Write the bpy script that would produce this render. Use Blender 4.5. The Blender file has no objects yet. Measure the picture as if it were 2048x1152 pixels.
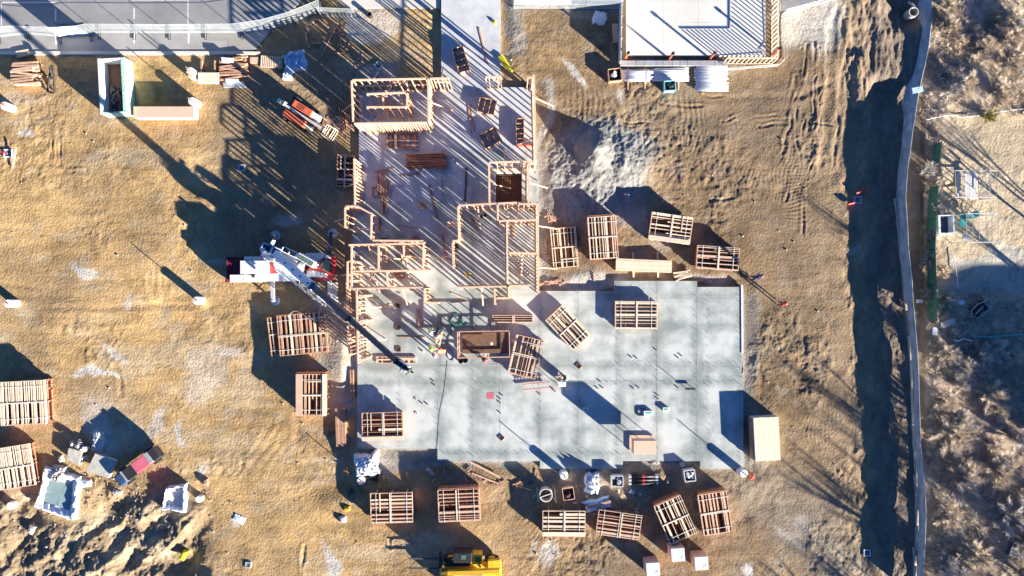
import bpy, bmesh, math, random
import numpy as np
from mathutils import Vector, Matrix
R = math.radians
rnd = random.Random(7)
sc = bpy.context.scene
COL = sc.collection
# ------------------------------------------------------------ camera, light
S = 0.0425            # metres per photo pixel on the ground
H = 58.0              # height of the drone
SUN_EL = 13.5
SUN_AZ = (0.78, -0.625)   # towards the sun
cam = bpy.data.cameras.new('camera'); co = bpy.data.objects.new('camera', cam); COL.objects.link(co)
co.location = (0, 0, H); cam.sensor_width = 36; cam.lens = 36*H/(2048*S)
cam.clip_end = 3000; cam.clip_start = 0.5
sc.camera = co
world = bpy.data.worlds.new('World'); sc.world = world; world.use_nodes = True
wn = world.node_tree; sky = wn.nodes.new('ShaderNodeTexSky'); sky.sky_type = 'NISHITA'
sky.sun_disc = False; sky.sun_elevation = R(SUN_EL); sky.sun_rotation = math.atan2(SUN_AZ[0], SUN_AZ[1])
sky.altitude = 100; sky.air_density = 0.72; sky.dust_density = 0.0; sky.ozone_density = 7.5
wn.links.new(sky.outputs[0], wn.nodes['Background'].inputs[0]); wn.nodes['Background'].inputs[1].default_value = 0.05
sl = bpy.data.lights.new('sun', 'SUN'); so = bpy.data.objects.new('sun', sl); COL.objects.link(so)
sl.energy = 5.0; sl.angle = R(0.5); sl.color = (1.0, 0.92, 0.79)
ce, se = math.cos(R(SUN_EL)), math.sin(R(SUN_EL))
sd = Vector((SUN_AZ[0]*ce, SUN_AZ[1]*ce, se)).normalized()
so.rotation_euler = sd.to_track_quat('Z', 'Y').to_euler(); so.location = (60, -50, 40)
sc.view_settings.view_transform = 'Standard'; sc.view_settings.look = 'None'
sc.view_settings.gamma = 1; sc.view_settings.exposure = 2.05
sc.cycles.max_bounces = 5; sc.cycles.diffuse_bounces = 2

# ------------------------------------------------------------ helpers
def W(px, py, z=0.0):
    """world x, y of what the photo shows at (px, py) when it lies z above the ground"""
    k = (H - z)/H
    return ((px-1024)*S*k, (576-py)*S*k)
def V(px, py, z=0.0):
    x, y = W(px, py, z); return Vector((x, y, z))

class MB:
    def __init__(s): s.v = []; s.f = []; s.m = []
    def add(s, vs, fs, m=0):
        o = len(s.v); s.v += [tuple(v) for v in vs]; s.f += [tuple(i+o for i in f) for f in fs]; s.m += [m]*len(fs)
    def box(s, c, sz, rz=0.0, m=0, taper=1.0):
        hx, hy, hz = sz[0]/2, sz[1]/2, sz[2]/2; cz, sn = math.cos(rz), math.sin(rz); vs = []
        for z in (-hz, hz):
            t = taper if z > 0 else 1.0
            for x, y in ((-hx, -hy), (hx, -hy), (hx, hy), (-hx, hy)):
                x *= t; y *= t
                vs.append((c[0]+x*cz-y*sn, c[1]+x*sn+y*cz, c[2]+z))
        s.add(vs, [(3, 2, 1, 0), (4, 5, 6, 7), (0, 1, 5, 4), (1, 2, 6, 5), (2, 3, 7, 6), (3, 0, 4, 7)], m)
    def bar(s, a, b, w, h, m=0):
        """a straight board of width w and depth h from a to b"""
        a = Vector(a); b = Vector(b); d = (b-a)
        if d.length < 1e-6: return
        d.normalize(); up = Vector((0, 0, 1))
        if abs(d.z) > .95: up = Vector((0, 1, 0))
        sx = d.cross(up).normalized(); u = sx.cross(d).normalized(); vs = []
        for p in (a, b):
            for i, j in ((-1, -1), (1, -1), (1, 1), (-1, 1)): vs.append(p + sx*(i*w/2) + u*(j*h/2))
        s.add(vs, [(0, 1, 2, 3), (7, 6, 5, 4), (0, 4, 5, 1), (1, 5, 6, 2), (2, 6, 7, 3), (3, 7, 4, 0)], m)
    def cyl(s, a, b, r, r2=None, n=10, m=0, cap=True):
        a = Vector(a); b = Vector(b); d = (b-a).normalized(); r2 = r if r2 is None else r2
        up = Vector((0, 0, 1)) if abs(d.z) < .9 else Vector((1, 0, 0))
        x = d.cross(up).normalized(); y = d.cross(x).normalized(); vs = []
        for p, q in ((a, r), (b, r2)):
            for i in range(n):
                t = 2*math.pi*i/n; vs.append(p + x*math.cos(t)*q + y*math.sin(t)*q)
        fs = [(i, (i+1) % n, n+(i+1) % n, n+i) for i in range(n)]
        if cap: fs += [tuple(range(n-1, -1, -1)), tuple(range(n, 2*n))]
        s.add(vs, fs, m)
    def tube(s, c, r, ri, z0, z1, n=24, m=0):
        vs = []
        for q, z in ((r, z0), (r, z1), (ri, z1), (ri, z0)):
            for i in range(n):
                t = 2*math.pi*i/n; vs.append((c[0]+q*math.cos(t), c[1]+q*math.sin(t), z))
        fs = []
        for k in range(4):
            k2 = (k+1) % 4
            for i in range(n): fs.append((k*n+i, k*n+(i+1) % n, k2*n+(i+1) % n, k2*n+i))
        s.add(vs, fs, m)
    def prism(s, pts, z0, z1, m=0):
        n = len(pts); vs = [(p[0], p[1], z0) for p in pts] + [(p[0], p[1], z1) for p in pts]
        a = sum(pts[i][0]*pts[(i+1) % n][1]-pts[(i+1) % n][0]*pts[i][1] for i in range(n))
        if a < 0: vs = [(p[0], p[1], z0) for p in reversed(pts)] + [(p[0], p[1], z1) for p in reversed(pts)]
        s.add(vs, [tuple(range(n-1, -1, -1)), tuple(range(n, 2*n))] + [(i, (i+1) % n, n+(i+1) % n, n+i) for i in range(n)], m)
    def path(s, pts, r, n=6, m=0):
        for a, b in zip(pts[:-1], pts[1:]): s.cyl(a, b, r, n=n, m=m, cap=True)
    def build(s, name, mats, parent=None, smooth=False, bevel=0):
        me = bpy.data.meshes.new(name); me.from_pydata(s.v, [], s.f)
        if not isinstance(mats, (list, tuple)): mats = [mats]
        for m in mats: me.materials.append(m)
        me.polygons.foreach_set('material_index', s.m)
        if smooth: me.polygons.foreach_set('use_smooth', [True]*len(s.f))
        me.update(); o = bpy.data.objects.new(name, me); COL.objects.link(o)
        if parent is not None: o.parent = parent
        if bevel:
            b = o.modifiers.new('bevel', 'BEVEL'); b.width = bevel; b.segments = 2; b.limit_method = 'ANGLE'
        return o

def tag(o, label=None, cat=None, group=None, kind=None):
    if label: o['label'] = label
    if cat: o['category'] = cat
    if group: o['group'] = group
    if kind: o['kind'] = kind
    return o
def thing(name, label, cat, loc=(0, 0, 0), rz=0.0, group=None):
    o = bpy.data.objects.new(name, None); COL.objects.link(o); o.empty_display_size = .3
    o.location = loc; o.rotation_euler = (0, 0, rz); return tag(o, label, cat, group)
def dup(o, parent=None):
    c = o.copy(); COL.objects.link(c); c.parent = parent
    for ch in list(o.children): dup(ch, c)
    return c

# ------------------------------------------------------------ materials
def mat(name, col, rough=.8, var=.15, scale=3.0, metal=0.0, bump=0.0, bscale=20.0, alpha=1.0, col2=None, stretch=None, objvar=0.0, spec=.3, detail=5):
    m = bpy.data.materials.new(name); m.use_nodes = True; nt = m.node_tree; N = nt.nodes; L = nt.links
    b = N['Principled BSDF']; b.inputs['Roughness'].default_value = rough; b.inputs['Metallic'].default_value = metal
    b.inputs['Specular IOR Level'].default_value = spec
    tc = N.new('ShaderNodeTexCoord'); src = tc.outputs['Object']
    if stretch:
        mp = N.new('ShaderNodeMapping'); mp.inputs['Scale'].default_value = stretch; L.new(src, mp.inputs[0]); src = mp.outputs[0]
    nz = N.new('ShaderNodeTexNoise'); nz.inputs['Scale'].default_value = scale; nz.inputs['Detail'].default_value = detail; nz.inputs['Roughness'].default_value = .62
    L.new(src, nz.inputs['Vector'])
    cr = N.new('ShaderNodeMapRange'); cr.inputs[1].default_value = .3; cr.inputs[2].default_value = .7
    L.new(nz.outputs['Fac'], cr.inputs[0])
    mx = N.new('ShaderNodeMix'); mx.data_type = 'RGBA'
    c2 = col2 if col2 else tuple(min(1, c*(1+var)) for c in col)
    c1 = col if col2 else tuple(c*(1-var) for c in col)
    mx.inputs[6].default_value = (*c1, 1); mx.inputs[7].default_value = (*c2, 1); L.new(cr.outputs[0], mx.inputs[0])
    out = mx.outputs[2]
    if objvar:
        oi = N.new('ShaderNodeObjectInfo'); hs = N.new('ShaderNodeHueSaturation')
        mr = N.new('ShaderNodeMapRange'); mr.inputs[3].default_value = 1-objvar; mr.inputs[4].default_value = 1+objvar
        L.new(oi.outputs['Random'], mr.inputs[0]); L.new(mr.outputs[0], hs.inputs['Value']); L.new(out, hs.inputs['Color']); out = hs.outputs[0]
    L.new(out, b.inputs['Base Color'])
    if bump:
        n2 = N.new('ShaderNodeTexNoise'); n2.inputs['Scale'].default_value = bscale; n2.inputs['Detail'].default_value = 6; L.new(src, n2.inputs['Vector'])
        bp = N.new('ShaderNodeBump'); bp.inputs['Strength'].default_value = 1; bp.inputs['Distance'].default_value = bump
        L.new(n2.outputs['Fac'], bp.inputs['Height']); L.new(bp.outputs[0], b.inputs['Normal'])
    if alpha < 1: b.inputs['Alpha'].default_value = alpha
    return m
M = {}
M['stud'] = mat('stud_wood', (.64, .40, .27), .75, .2, 2.5, objvar=.22, bump=.004, bscale=30)
M['plate'] = mat('plate_wood', (.72, .49, .34), .75, .12, 2.0, objvar=.12)
M['pale'] = mat('pale_lumber', (.76, .60, .44), .75, .12, 2.0, objvar=.14)
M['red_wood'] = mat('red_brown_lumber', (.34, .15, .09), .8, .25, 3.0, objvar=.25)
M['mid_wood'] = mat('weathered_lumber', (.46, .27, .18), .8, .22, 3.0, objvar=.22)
M['ply'] = mat('plywood', (.64, .43, .31), .7, .1, 2.0, objvar=.08)
M['ivory'] = mat('ivory_board', (.78, .68, .49), .6, .05, 1.5)
M['osb'] = mat('dark_ply', (.16, .09, .06), .8, .25, 4.0, bump=.003)
M['black'] = mat('black_paint', (.03, .03, .035), .5, .3, 4)
M['rubber'] = mat('rubber', (.035, .035, .035), .85, .3, 6)
M['white'] = mat('white_paint', (.80, .80, .78), .4, .05, 2, spec=.5)
M['whitemat'] = mat('white_sheet', (.78, .79, .80), .55, .08, 2.5, bump=.02, bscale=5)
M['tarp'] = mat('white_tarp', (.74, .77, .80), .5, .10, 2.5, bump=.05, bscale=3.5)
M['bluetarp'] = mat('blue_white_tarp', (.42, .56, .74), .5, .2, 2.5, bump=.05, bscale=3.5)
M['red'] = mat('red_paint', (.55, .05, .05), .45, .2, 3, spec=.5)
M['darkred'] = mat('dark_red_paint', (.20, .025, .04), .5, .25, 4, spec=.4)
M['orange'] = mat('orange_red_paint', (.60, .13, .07), .5, .15, 3, spec=.4)
M['yellow'] = mat('yellow_paint', (.82, .47, .03), .45, .12, 2, spec=.5)
M['yellowpipe'] = mat('yellow_plastic', (.80, .72, .04), .5, .08, 2)
M['grey'] = mat('grey_metal', (.42, .43, .44), .5, .15, 3, metal=.3)
M['darkgrey'] = mat('dark_metal', (.10, .10, .11), .5, .25, 4, metal=.2)
M['steel'] = mat('galvanised_steel', (.62, .64, .66), .4, .12, 5, metal=.5)
M['bluegrey'] = mat('pale_blue_metal', (.66, .72, .80), .4, .05, 2, spec=.5)
M['glass'] = mat('window_glass', (.10, .16, .12), .08, .2, 3, spec=.8)
M['pipe'] = mat('white_pipe', (.76, .78, .82), .4, .05, 3, objvar=.12, spec=.5)
M['concrete_pale'] = mat('pale_concrete', (.62, .60, .56), .9, .12, 2.5, bump=.004)
M['concrete_white'] = mat('white_concrete', (.80, .79, .76), .9, .06, 2.5)
M['slabbit'] = mat('broken_concrete', (.48, .45, .40), .95, .2, 2.0, bump=.02, bscale=8)
M['cardboard'] = mat('cardboard', (.52, .34, .24), .8, .08, 3)
M['tan_box'] = mat('tan_wrap', (.70, .47, .35), .7, .05, 2)
M['green'] = mat('green_canvas', (.05, .16, .11), .8, .25, 3)
M['teal'] = mat('teal_plastic', (.08, .42, .42), .5, .1, 3)
M['tealcrate'] = mat('turquoise_crate', (.25, .55, .62), .55, .1, 3)
M['navy'] = mat('navy_fabric', (.03, .06, .14), .7, .3, 3)
M['silt'] = mat('grey_silt_fabric', (.42, .43, .42), .85, .38, 2.2, stretch=(1.5, .5, 1), bump=.03, bscale=3)
M['wattle'] = mat('straw_wattle', (.42, .38, .31), .9, .3, 4, bump=.02)
M['slurry'] = mat('cement_slurry', (.24, .33, .34), .35, .08, 1.0)
M['skin'] = mat('skin', (.48, .28, .19), .6, .06, 6)
M['hivis'] = mat('lime_vest', (.68, .80, .16), .7, .08, 4)
M['orangevest'] = mat('orange_vest', (.85, .22, .08), .7, .08, 4)
M['denim'] = mat('dark_trousers', (.05, .06, .09), .85, .2, 6)
M['shirt'] = mat('pale_shirt', (.50, .48, .44), .85, .12, 6)
M['navyshirt'] = mat('navy_shirt', (.05, .08, .18), .85, .15, 6)
M['bark'] = mat('pale_bark', (.42, .36, .30), .9, .25, 5)
M['twig'] = mat('dry_twig', (.70, .58, .44), .9, .3, 1.2, objvar=.15)
M['twig2'] = mat('grey_twig', (.58, .52, .46), .9, .3, 1.2, objvar=.2)
M['pink'] = mat('faded_red_paint', (.55, .13, .18), .5, .12, 2)
M['greenpaint'] = mat('green_paint', (.02, .45, .25), .6, .1, 3)
M['greenwrap'] = mat('pale_green_wrap', (.42, .62, .52), .6, .3, 5)
M['marking'] = mat('road_paint', (.72, .72, .70), .8, .15, 4)
M['rust'] = mat('rusty_steel', (.28, .12, .07), .8, .3, 6)
M['brick'] = mat('brick_wall', (.38, .24, .18), .9, .15, 3)
M['roof'] = mat('roof_shingle', (.14, .13, .13), .9, .2, 4)
M['straw'] = mat('yellow_bush_leaf', (.34, .29, .08), .9, .25, 3)
M['fabric_fence'] = mat('pale_mesh_screen', (.70, .76, .78), .8, .15, .8, alpha=.19)
M['fabric_white'] = mat('white_mesh_screen', (.80, .82, .84), .8, .05, 1, alpha=.93)
M['asphalt'] = mat('asphalt', (.33, .32, .31), .95, .2, .35, bump=.006, bscale=60, detail=8)
M['sidewalk'] = mat('pale_paving', (.60, .56, .49), .9, .07, .8)
M['sidewalk2'] = mat('grey_paving', (.30, .285, .26), .9, .12, .8)

def slab_mat(name, c1, c2, grid=True):
    m = bpy.data.materials.new(name); m.use_nodes = True; nt = m.node_tree; N = nt.nodes; L = nt.links
    b = N['Principled BSDF']; b.inputs['Roughness'].default_value = .85; b.inputs['Specular IOR Level'].default_value = .25
    tc = N.new('ShaderNodeTexCoord')
    def nz(scale, det, st=(1, 1, 1)):
        mp = N.new('ShaderNodeMapping'); mp.inputs['Scale'].default_value = st; L.new(tc.outputs['Object'], mp.inputs[0])
        n = N.new('ShaderNodeTexNoise'); n.inputs['Scale'].default_value = scale; n.inputs['Detail'].default_value = det; n.inputs['Roughness'].default_value = .6
        L.new(mp.outputs[0], n.inputs['Vector']); return n.outputs['Fac']
    def math_(op, a, b_=None, c=None):
        n = N.new('ShaderNodeMath'); n.operation = op
        for i, q in enumerate((a, b_, c)):
            if q is None: continue
            if isinstance(q, (int, float)): n.inputs[i].default_value = q
            else: L.new(q, n.inputs[i])
        return n.outputs[0]
    big = nz(.28, 5); mid = nz(1.4, 6); fin = nz(9, 4); bx = nz(.5, 3, (1, .12, 1)); by = nz(.5, 3, (.12, 1, 1))
    t = math_('MULTIPLY', big, 1.5); t = math_('MULTIPLY_ADD', mid, .7, t); t = math_('MULTIPLY_ADD', fin, .25, t)
    t = math_('MULTIPLY_ADD', bx, .6, t); t = math_('MULTIPLY_ADD', by, .5, t)
    if grid:
        sx = N.new('ShaderNodeSeparateXYZ'); L.new(tc.outputs['Object'], sx.inputs[0]); band = None
        for ax, vals in ((0, [(p-1024)*S for p in (800, 880, 945, 1080, 1156, 1236, 1313, 1392, 1478)]), (1, [(576-p)*S for p in (590, 652, 732, 765, 905)])):
            for vv in vals:
                dd = math_('ABSOLUTE', math_('SUBTRACT', sx.outputs[ax], vv)); bb = math_('MULTIPLY', math_('SUBTRACT', .75, dd), 1.3); bb = math_('MAXIMUM', bb, 0.0); band = bb if band is None else math_('MAXIMUM', band, bb)
        t = math_('SUBTRACT', t, math_('MULTIPLY', math_('MULTIPLY', band, mid), .55)); t = math_('ADD', t, .10)
    mr = N.new('ShaderNodeMapRange'); mr.inputs[1].default_value = 1.5; mr.inputs[2].default_value = 2.02; L.new(t, mr.inputs[0])
    mx = N.new('ShaderNodeMix'); mx.data_type = 'RGBA'; mx.inputs[6].default_value = (*c1, 1); mx.inputs[7].default_value = (*c2, 1)
    L.new(mr.outputs[0], mx.inputs[0]); L.new(mx.outputs[2], b.inputs['Base Color'])
    bp = N.new('ShaderNodeBump'); bp.inputs['Distance'].default_value = .006; L.new(fin, bp.inputs['Height']); L.new(bp.outputs[0], b.inputs['Normal'])
    return m
M['slab'] = slab_mat('floor_concrete', (.24, .275, .262), (.53, .553, .53))
M['slab2'] = slab_mat('pale_floor_concrete', (.40, .42, .44), (.58, .59, .60), False)
M['slab3'] = slab_mat('white_floor_concrete', (.60, .585, .54), (.68, .665, .62), False)

# ------------------------------------------------------------ ground
_tab = {}
def vnoise(x, y, seed):
    if seed not in _tab: _tab[seed] = np.random.RandomState(seed).rand(256, 256)
    T = _tab[seed]; xi = np.floor(x).astype(int); yi = np.floor(y).astype(int); fx = x-xi; fy = y-yi
    fx = fx*fx*(3-2*fx); fy = fy*fy*(3-2*fy)
    a = T[yi % 256, xi % 256]; b = T[yi % 256, (xi+1) % 256]; c = T[(yi+1) % 256, xi % 256]; d = T[(yi+1) % 256, (xi+1) % 256]
    return (a*(1-fx)+b*fx)*(1-fy)+(c*(1-fx)+d*fx)*fy
def fbm(x, y, wl, octv=4, seed=1, gain=.5):
    s = 0; a = 1; t = 0
    for i in range(octv):
        s = s + a*vnoise(x/wl+17.3*i, y/wl+5.1*i, seed+i); t += a; a *= gain; wl /= 2.03
    return s/t-.5
def ss(a, b, x): 
    t = np.clip((x-a)/(b-a), 0, 1); return t*t*(3-2*t)
def rectm(u, v, x0, y0, x1, y1, e=8.0):
    return ss(x0-e, x0+e, u)*(1-ss(x1-e, x1+e, u))*ss(y0-e, y0+e, v)*(1-ss(y1-e, y1+e, v))
def ell(u, v, cx, cy, rx, ry, ang=0, e=.35):
    c, s_ = math.cos(R(ang)), math.sin(R(ang)); du = u-cx; dv = v-cy
    d = np.sqrt(((du*c+dv*s_)/rx)**2+((-du*s_+dv*c)/ry)**2)
    return 1-ss(1-e, 1+e, d)
PIT = (990, 345, 1045, 406)
SLABS = [(883, -60, 1001, 176), (719, 182, 883, 404), (883, 176, 1068, 347), (883, 347, 990, 406), (1045, 347, 1074, 406),
         (706, 404, 883, 582), (883, 406, 1078, 582), (716, 582, 876, 896), (876, 582, 1080, 921), (1080, 582, 1228, 936),
         (1228, 562, 1245, 936), (1245, 562, 1393, 921), (1393, 574, 1399, 921), (1399, 574, 1485, 936)]
UR_SLAB = (1252, -60, 1529, 113)
def fields(X, Y):
    """ground height and colour at world X, Y"""
    u = X/S+1024; v = 576-Y/S
    wu = u+fbm(X, Y, 3, 3, 40)*60; wv = v+fbm(X, Y, 3, 3, 50)*60
    flat = np.zeros_like(X)
    for a, b, c, d in SLABS+[UR_SLAB]: flat = np.maximum(flat, rectm(u, v, a, b, c, d, 5))
    park = rectm(u, v, -3000, -3000, 640, 103, 4)
    flat = np.maximum(flat, park)
    brush = ss(1838, 1850, u)*(1-rectm(wu, wv, 1885, 228, 4000, 590, 10))
    play = rectm(wu, wv, 1880, 225, 4000, 600, 8)
    heap = rectm(wu, wv, -300, 985, 395, 1500, 35)*(1-ell(u, v, 125, 985, 62, 66))
    heap = np.maximum(heap, rectm(wu, wv, 150, 955, 330, 1500, 25)*.6)
    rutt = rectm(wu, wv, 1690, -80, 1840, 240, 25)
    rough = .22+.78*ss(.02, .25, fbm(X, Y, 9, 2, 60))
    h = fbm(X, Y, 7, 3, 1)*.22 + fbm(X, Y, 1.5, 3, 5)*.17*rough + fbm(X, Y, .5, 3, 9, .65)*.058*(.05+.9*rough*ss(-.12, .18, fbm(X, Y, 3.5, 3, 18))) + fbm(X*.35+Y*.1, Y*1.6, 1.1, 3, 19)*.055
    h = h + ss(900, 1300, u)*fbm(X, Y, .8, 3, 14, .65)*.10*ss(-.1, .2, fbm(X, Y, 5, 3, 16))
    # tyre and track marks
    for (cx, cy, rx, ry, ang, wl, am) in ((1150, 90, 110, 24, 52, .26, .05), (1600, 470, 190, 26, 84, .30, .05), (1480, 330, 230, 60, 12, .30, .035), (760, 990, 60, 160, 20, .3, .03),
                                      (30, 310, 40, 38, 4, .28, .10), (130, 260, 30, 60, 4, .35, .10), (1090, 1000, 60, 90, 30, .28, .05), (1640, 900, 40, 240, 0, .3, .04), (620, 700, 80, 40, 20, .3, .05),
                                      (340, 560, 300, 20, 3, .5, .03), (230, 620, 300, 50, -4, .9, .03), (500, 880, 70, 200, 30, .8, .03), (1320, 230, 260, 80, -4, .5, .05)):
        c, s_ = math.cos(R(ang)), math.sin(R(ang)); t = ((u-cx)*c+(v-cy)*s_)*S
        w = ell(u, v, cx, cy, rx, ry, ang, .6)*ss(.0, .22, fbm(X, Y, 3.0, 3, 75)); h = h + w*am*.28*np.sin(2*math.pi*(t+fbm(X, Y, 2.5, 2, 70)*1.0)/wl)
    # long ruts
    for (x0, y0, x1, y1, wd, dp) in ((110, 617, 400, 607, 5, .06), (180, 712, 215, 728, 4, .10), (230, 730, 245, 790, 4, .09), (1770, 0, 1760, 240, 14, .30), (1735, 60, 1745, 190, 10, .30),
                                    (1790, 30, 1745, 200, 8, .2), (1672, 20, 1650, 300, 6, .14), (1660, 60, 1640, 330, 5, .12), (1690, 20, 1670, 300, 5, .12), (1600, 190, 1650, 170, 5, .14),
                                    (120, 240, 118, 330, 5, .12), (1400, 200, 1600, 190, 6, .08), (1380, 240, 1560, 255, 8, .07), (590, 780, 600, 900, 8, .1),
                                    (1752, 300, 1758, 1152, 10, .16), (1772, 500, 1778, 1152, 10, .2), (1090, 800, 1090, 800.5, 1, 0)):
        dx, dy = x1-x0, y1-y0; L = math.hypot(dx, dy)+1e-6; t = np.clip(((u-x0)*dx+(v-y0)*dy)/L/L, 0, 1); dp = dp*.32
        d = np.hypot(u+fbm(X, Y, 1.6, 2, 80)*14-(x0+t*dx), v+fbm(X, Y, 1.6, 2, 81)*14-(y0+t*dy))
        q = d/wd; h = h - dp*np.exp(-q*q) + dp*.45*np.exp(-(q-2.1)**2)
    rr = random.Random(12)
    for i in range(30):
        if i < 18: x0, y0 = rr.uniform(1585, 1700), rr.uniform(30, 200); x1, y1 = x0+rr.uniform(-40, 20), y0+rr.uniform(120, 330)
        elif i < 25: x0, y0 = rr.uniform(1250, 1560), rr.uniform(185, 420); x1, y1 = x0+rr.uniform(80, 190), y0+rr.uniform(-20, 20)
        else: x0, y0 = rr.uniform(380, 900), rr.uniform(850, 1100); x1, y1 = x0+rr.uniform(-50, 50), y0+rr.uniform(60, 180)
        dx, dy = x1-x0, y1-y0; L = math.hypot(dx, dy); t = np.clip(((u-x0)*dx+(v-y0)*dy)/L/L, 0, 1); wob = fbm(X, Y, 2.2, 2, 180+i)*26
        d = np.hypot(u+wob-(x0+t*dx), v-wob-(y0+t*dy)); q = d/rr.uniform(1.8, 3.2); h = h+(-.05*np.exp(-q*q)+.03*np.exp(-(q-2)**2))*ss(-.15, .1, fbm(X, Y, 2, 2, 215+i))
    clod = ss(.06, .2, fbm(X, Y, 6, 2, 141))*ss(1000, 1200, u)+ss(.03, .22, fbm(X, Y, 5, 3, 142))*.55*(1-ss(1000, 1200, u))
    clod = clod*(1-ss(1680, 1720, u)); h = h + clod*np.abs(fbm(X, Y, .9, 4, 143, .6))*.35
    rdg = 1-np.abs(fbm(X*.75+Y*.66, (-X*.66+Y*.75)*2.6, 5.5, 3, 90))*4
    h = h + heap*(rdg*.24+fbm(X, Y, 1.3, 5, 95, .6)*.75+fbm(X, Y, 4, 2, 96)*1.5-.15) 
    h = h + rutt*(fbm(X*2.2, Y*.7, 2.4, 5, 99, .6)*.7)
    h = h + rectm(wu, wv, 1700, 230, 1815, 3000, 14)*fbm(X*1.6, Y*.8, 1.6, 5, 131, .62)*.38
    h = h + brush*(fbm(X, Y, 3.5, 4, 110, .6)*.7)
    # small earthworks
    dep = lambda cx, cy, rx, ry, ang, hh, e=.9: hh*ell(u, v, cx, cy, rx, ry, ang, e)
    h = h + dep(1212, 318, 66, 48, 35, .45) + 1.15*np.clip(1-np.hypot((u-1188)/40, (v-304)/44), 0, 1) + dep(1215, 345, 55, 22, 0, .12) + dep(1280, 320, 40, 30, 0, .12)
    h = h*(1-.0) + ell(u, v, 1200, 330, 120, 110, 0, .5)*fbm(X, Y, .45, 4, 120, .7)*.26 + ell(u, v, 1215, 315, 70, 50, 0, .5)*np.abs(fbm(X, Y, 2.4, 3, 124))*.5
    h = h + dep(1790, 190, 40, 30, 0, -.6) + dep(1808, 18, 30, 30, 0, -.8)
    h = h + dep(20, 990, 55, 60, 0, -.25) + dep(230, 1060, 120, 60, 20, -.35) + dep(360, 990, 60, 60, 0, -.15) + dep(690, 715, 26, 40, 10, .22) + dep(800, 935, 70, 20, 5, -.1)
    h = h + dep(680, 1010, 40, 22, 10, .18) + dep(1600, 760, 16, 20, 0, -.10, .8)
    h = h + dep(700, 730, 10, 60, 0, -.1)
    # the ground round every concrete edge is scraped low
    near = np.zeros_like(X)
    for a, b, c, d in SLABS: near = np.maximum(near, rectm(u, v, a-18, b-18, c+18, d+18, 14))
    h = h*(1-.6*near)-.10*near
    h = h*(1-flat) - .05*flat
    h = np.where(rectm(u, v, *PIT, 1.0) > .5, -1.6, h)
    for (cx, cy, rx, ry) in FLATS:
        w = ell(u, v, cx, cy, rx, ry, 0, .3); h = h*(1-w) + w*fbm(X, Y, .42, 3, 9)*.05
    # colour
    n1 = fbm(X, Y, 8, 4, 200)[..., None]; n2 = fbm(X, Y, 1.6, 5, 210, .6)[..., None]; n3 = fbm(X, Y, .3, 3, 220)[..., None]
    def C(r, g, b): return np.array((r, g, b))
    left = C(.445, .292, .135); right = C(.25, .172, .10)
    t = ss(640, 1240, u+fbm(X, Y, 12, 3, 230)*500)[..., None]; col = left*(1-t)+right*t
    sp_ = ss(.12, .22, fbm(X, Y, .5, 3, 225, .6))[..., None]; pl = ss(.05, .25, fbm(X, Y, 1.1, 4, 226, .6))[..., None]
    st = fbm(X*.3+Y*.12, Y*1.5-X*.2, 1.6, 4, 228, .6)[..., None]
    col = col*(1+n1*.75+n2*.7+n3*.35+st*.55)*(1-.2*sp_)
    col = col*(1-pl*.35)+C(.40, .355, .29)*pl*.35
    def lay(w, c, a=1.0):
        nonlocal col
        w = (w[..., None]*a); col = col*(1-w) + c*(1+n2*.6+n3*.45)*w
    gv = C(.27, .262, .245); gp = C(.36, .345, .315); dk = C(.22, .165, .11); br = C(.33, .24, .15)
    lay(ss(.03, .2, fbm(X, Y, 6, 4, 240))*ss(1000, 1300, u), br, .45)
    lay(ss(.02, .22, fbm(X, Y, 5, 4, 245)), br, .25)
    lay(ss(.0, .16, fbm(X, Y, 4, 5, 247, .6))*ss(950, 1200, u), C(.165, .122, .082), .55); lay(clod, C(.20, .15, .10), .25); lay(ss(.04, .2, fbm(X, Y, 7, 5, 249, .6))*(1-ss(900, 1100, u)), C(.33, .225, .12), .5); lay(ss(.08, .24, fbm(X*.5, Y*1.4, 4, 5, 251, .6))*(1-ss(900, 1100, u)), C(.52, .42, .28), .45)
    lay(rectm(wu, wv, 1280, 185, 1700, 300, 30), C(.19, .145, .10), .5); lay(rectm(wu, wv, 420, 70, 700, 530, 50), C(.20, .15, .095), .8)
    lay(ss(1560, 1720, wu)*(1-ss(1838, 1845, u)), br, .6)
    lay(ell(wu, wv, 1200, 345, 105, 100, 0, .25), gv, 1); lay(ell(wu, wv, 1215, 305, 75, 60, 0, .2), C(.25, .245, .225), 1)
    lay(rectm(wu, wv, 1080, 380, 1260, 450, 15), gv, .7)
    lay(rectm(wu, wv, 1050, 600, 1520, 640, 10)*0+rectm(wu, wv, 1486, 590, 1520, 930, 9), gv, .55)
    lay(rectm(wu, wv, 1076, 160, 1098, 590, 7), gp, .75); lay(rectm(wu, wv, 1003, -20, 1040, 120, 9), gv, .7); lay(rectm(wu, wv, 1003, 0, 1240, 30, 8), gv, .5)
    lay(rectm(wu, wv, 1560, -20, 1680, 95, 20), C(.60, .54, .45), .85); lay(ell(wu, wv, 1640, 60, 40, 60, 0, .5), gp, .5)
    lay(rectm(wu, wv, 700, 14, 812, 75, 10), C(.52, .46, .38), .9); lay(rectm(wu, wv, 500, 100, 720, 240, 30), br, .55)
    lay(rectm(wu, wv, 620, 590, 722, 820, 12), gp, .7); lay(rectm(wu, wv, 660, 360, 712, 590, 8), br, .5)
    lay(rectm(wu, wv, 420, 290, 700, 520, 30), br, .3); lay(ell(wu, wv, 575, 422, 26, 14, 0, .4), gp, .7)
    lay(rectm(wu, wv, 1000, 545, 1230, 575, 12), gv, .6)
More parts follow.
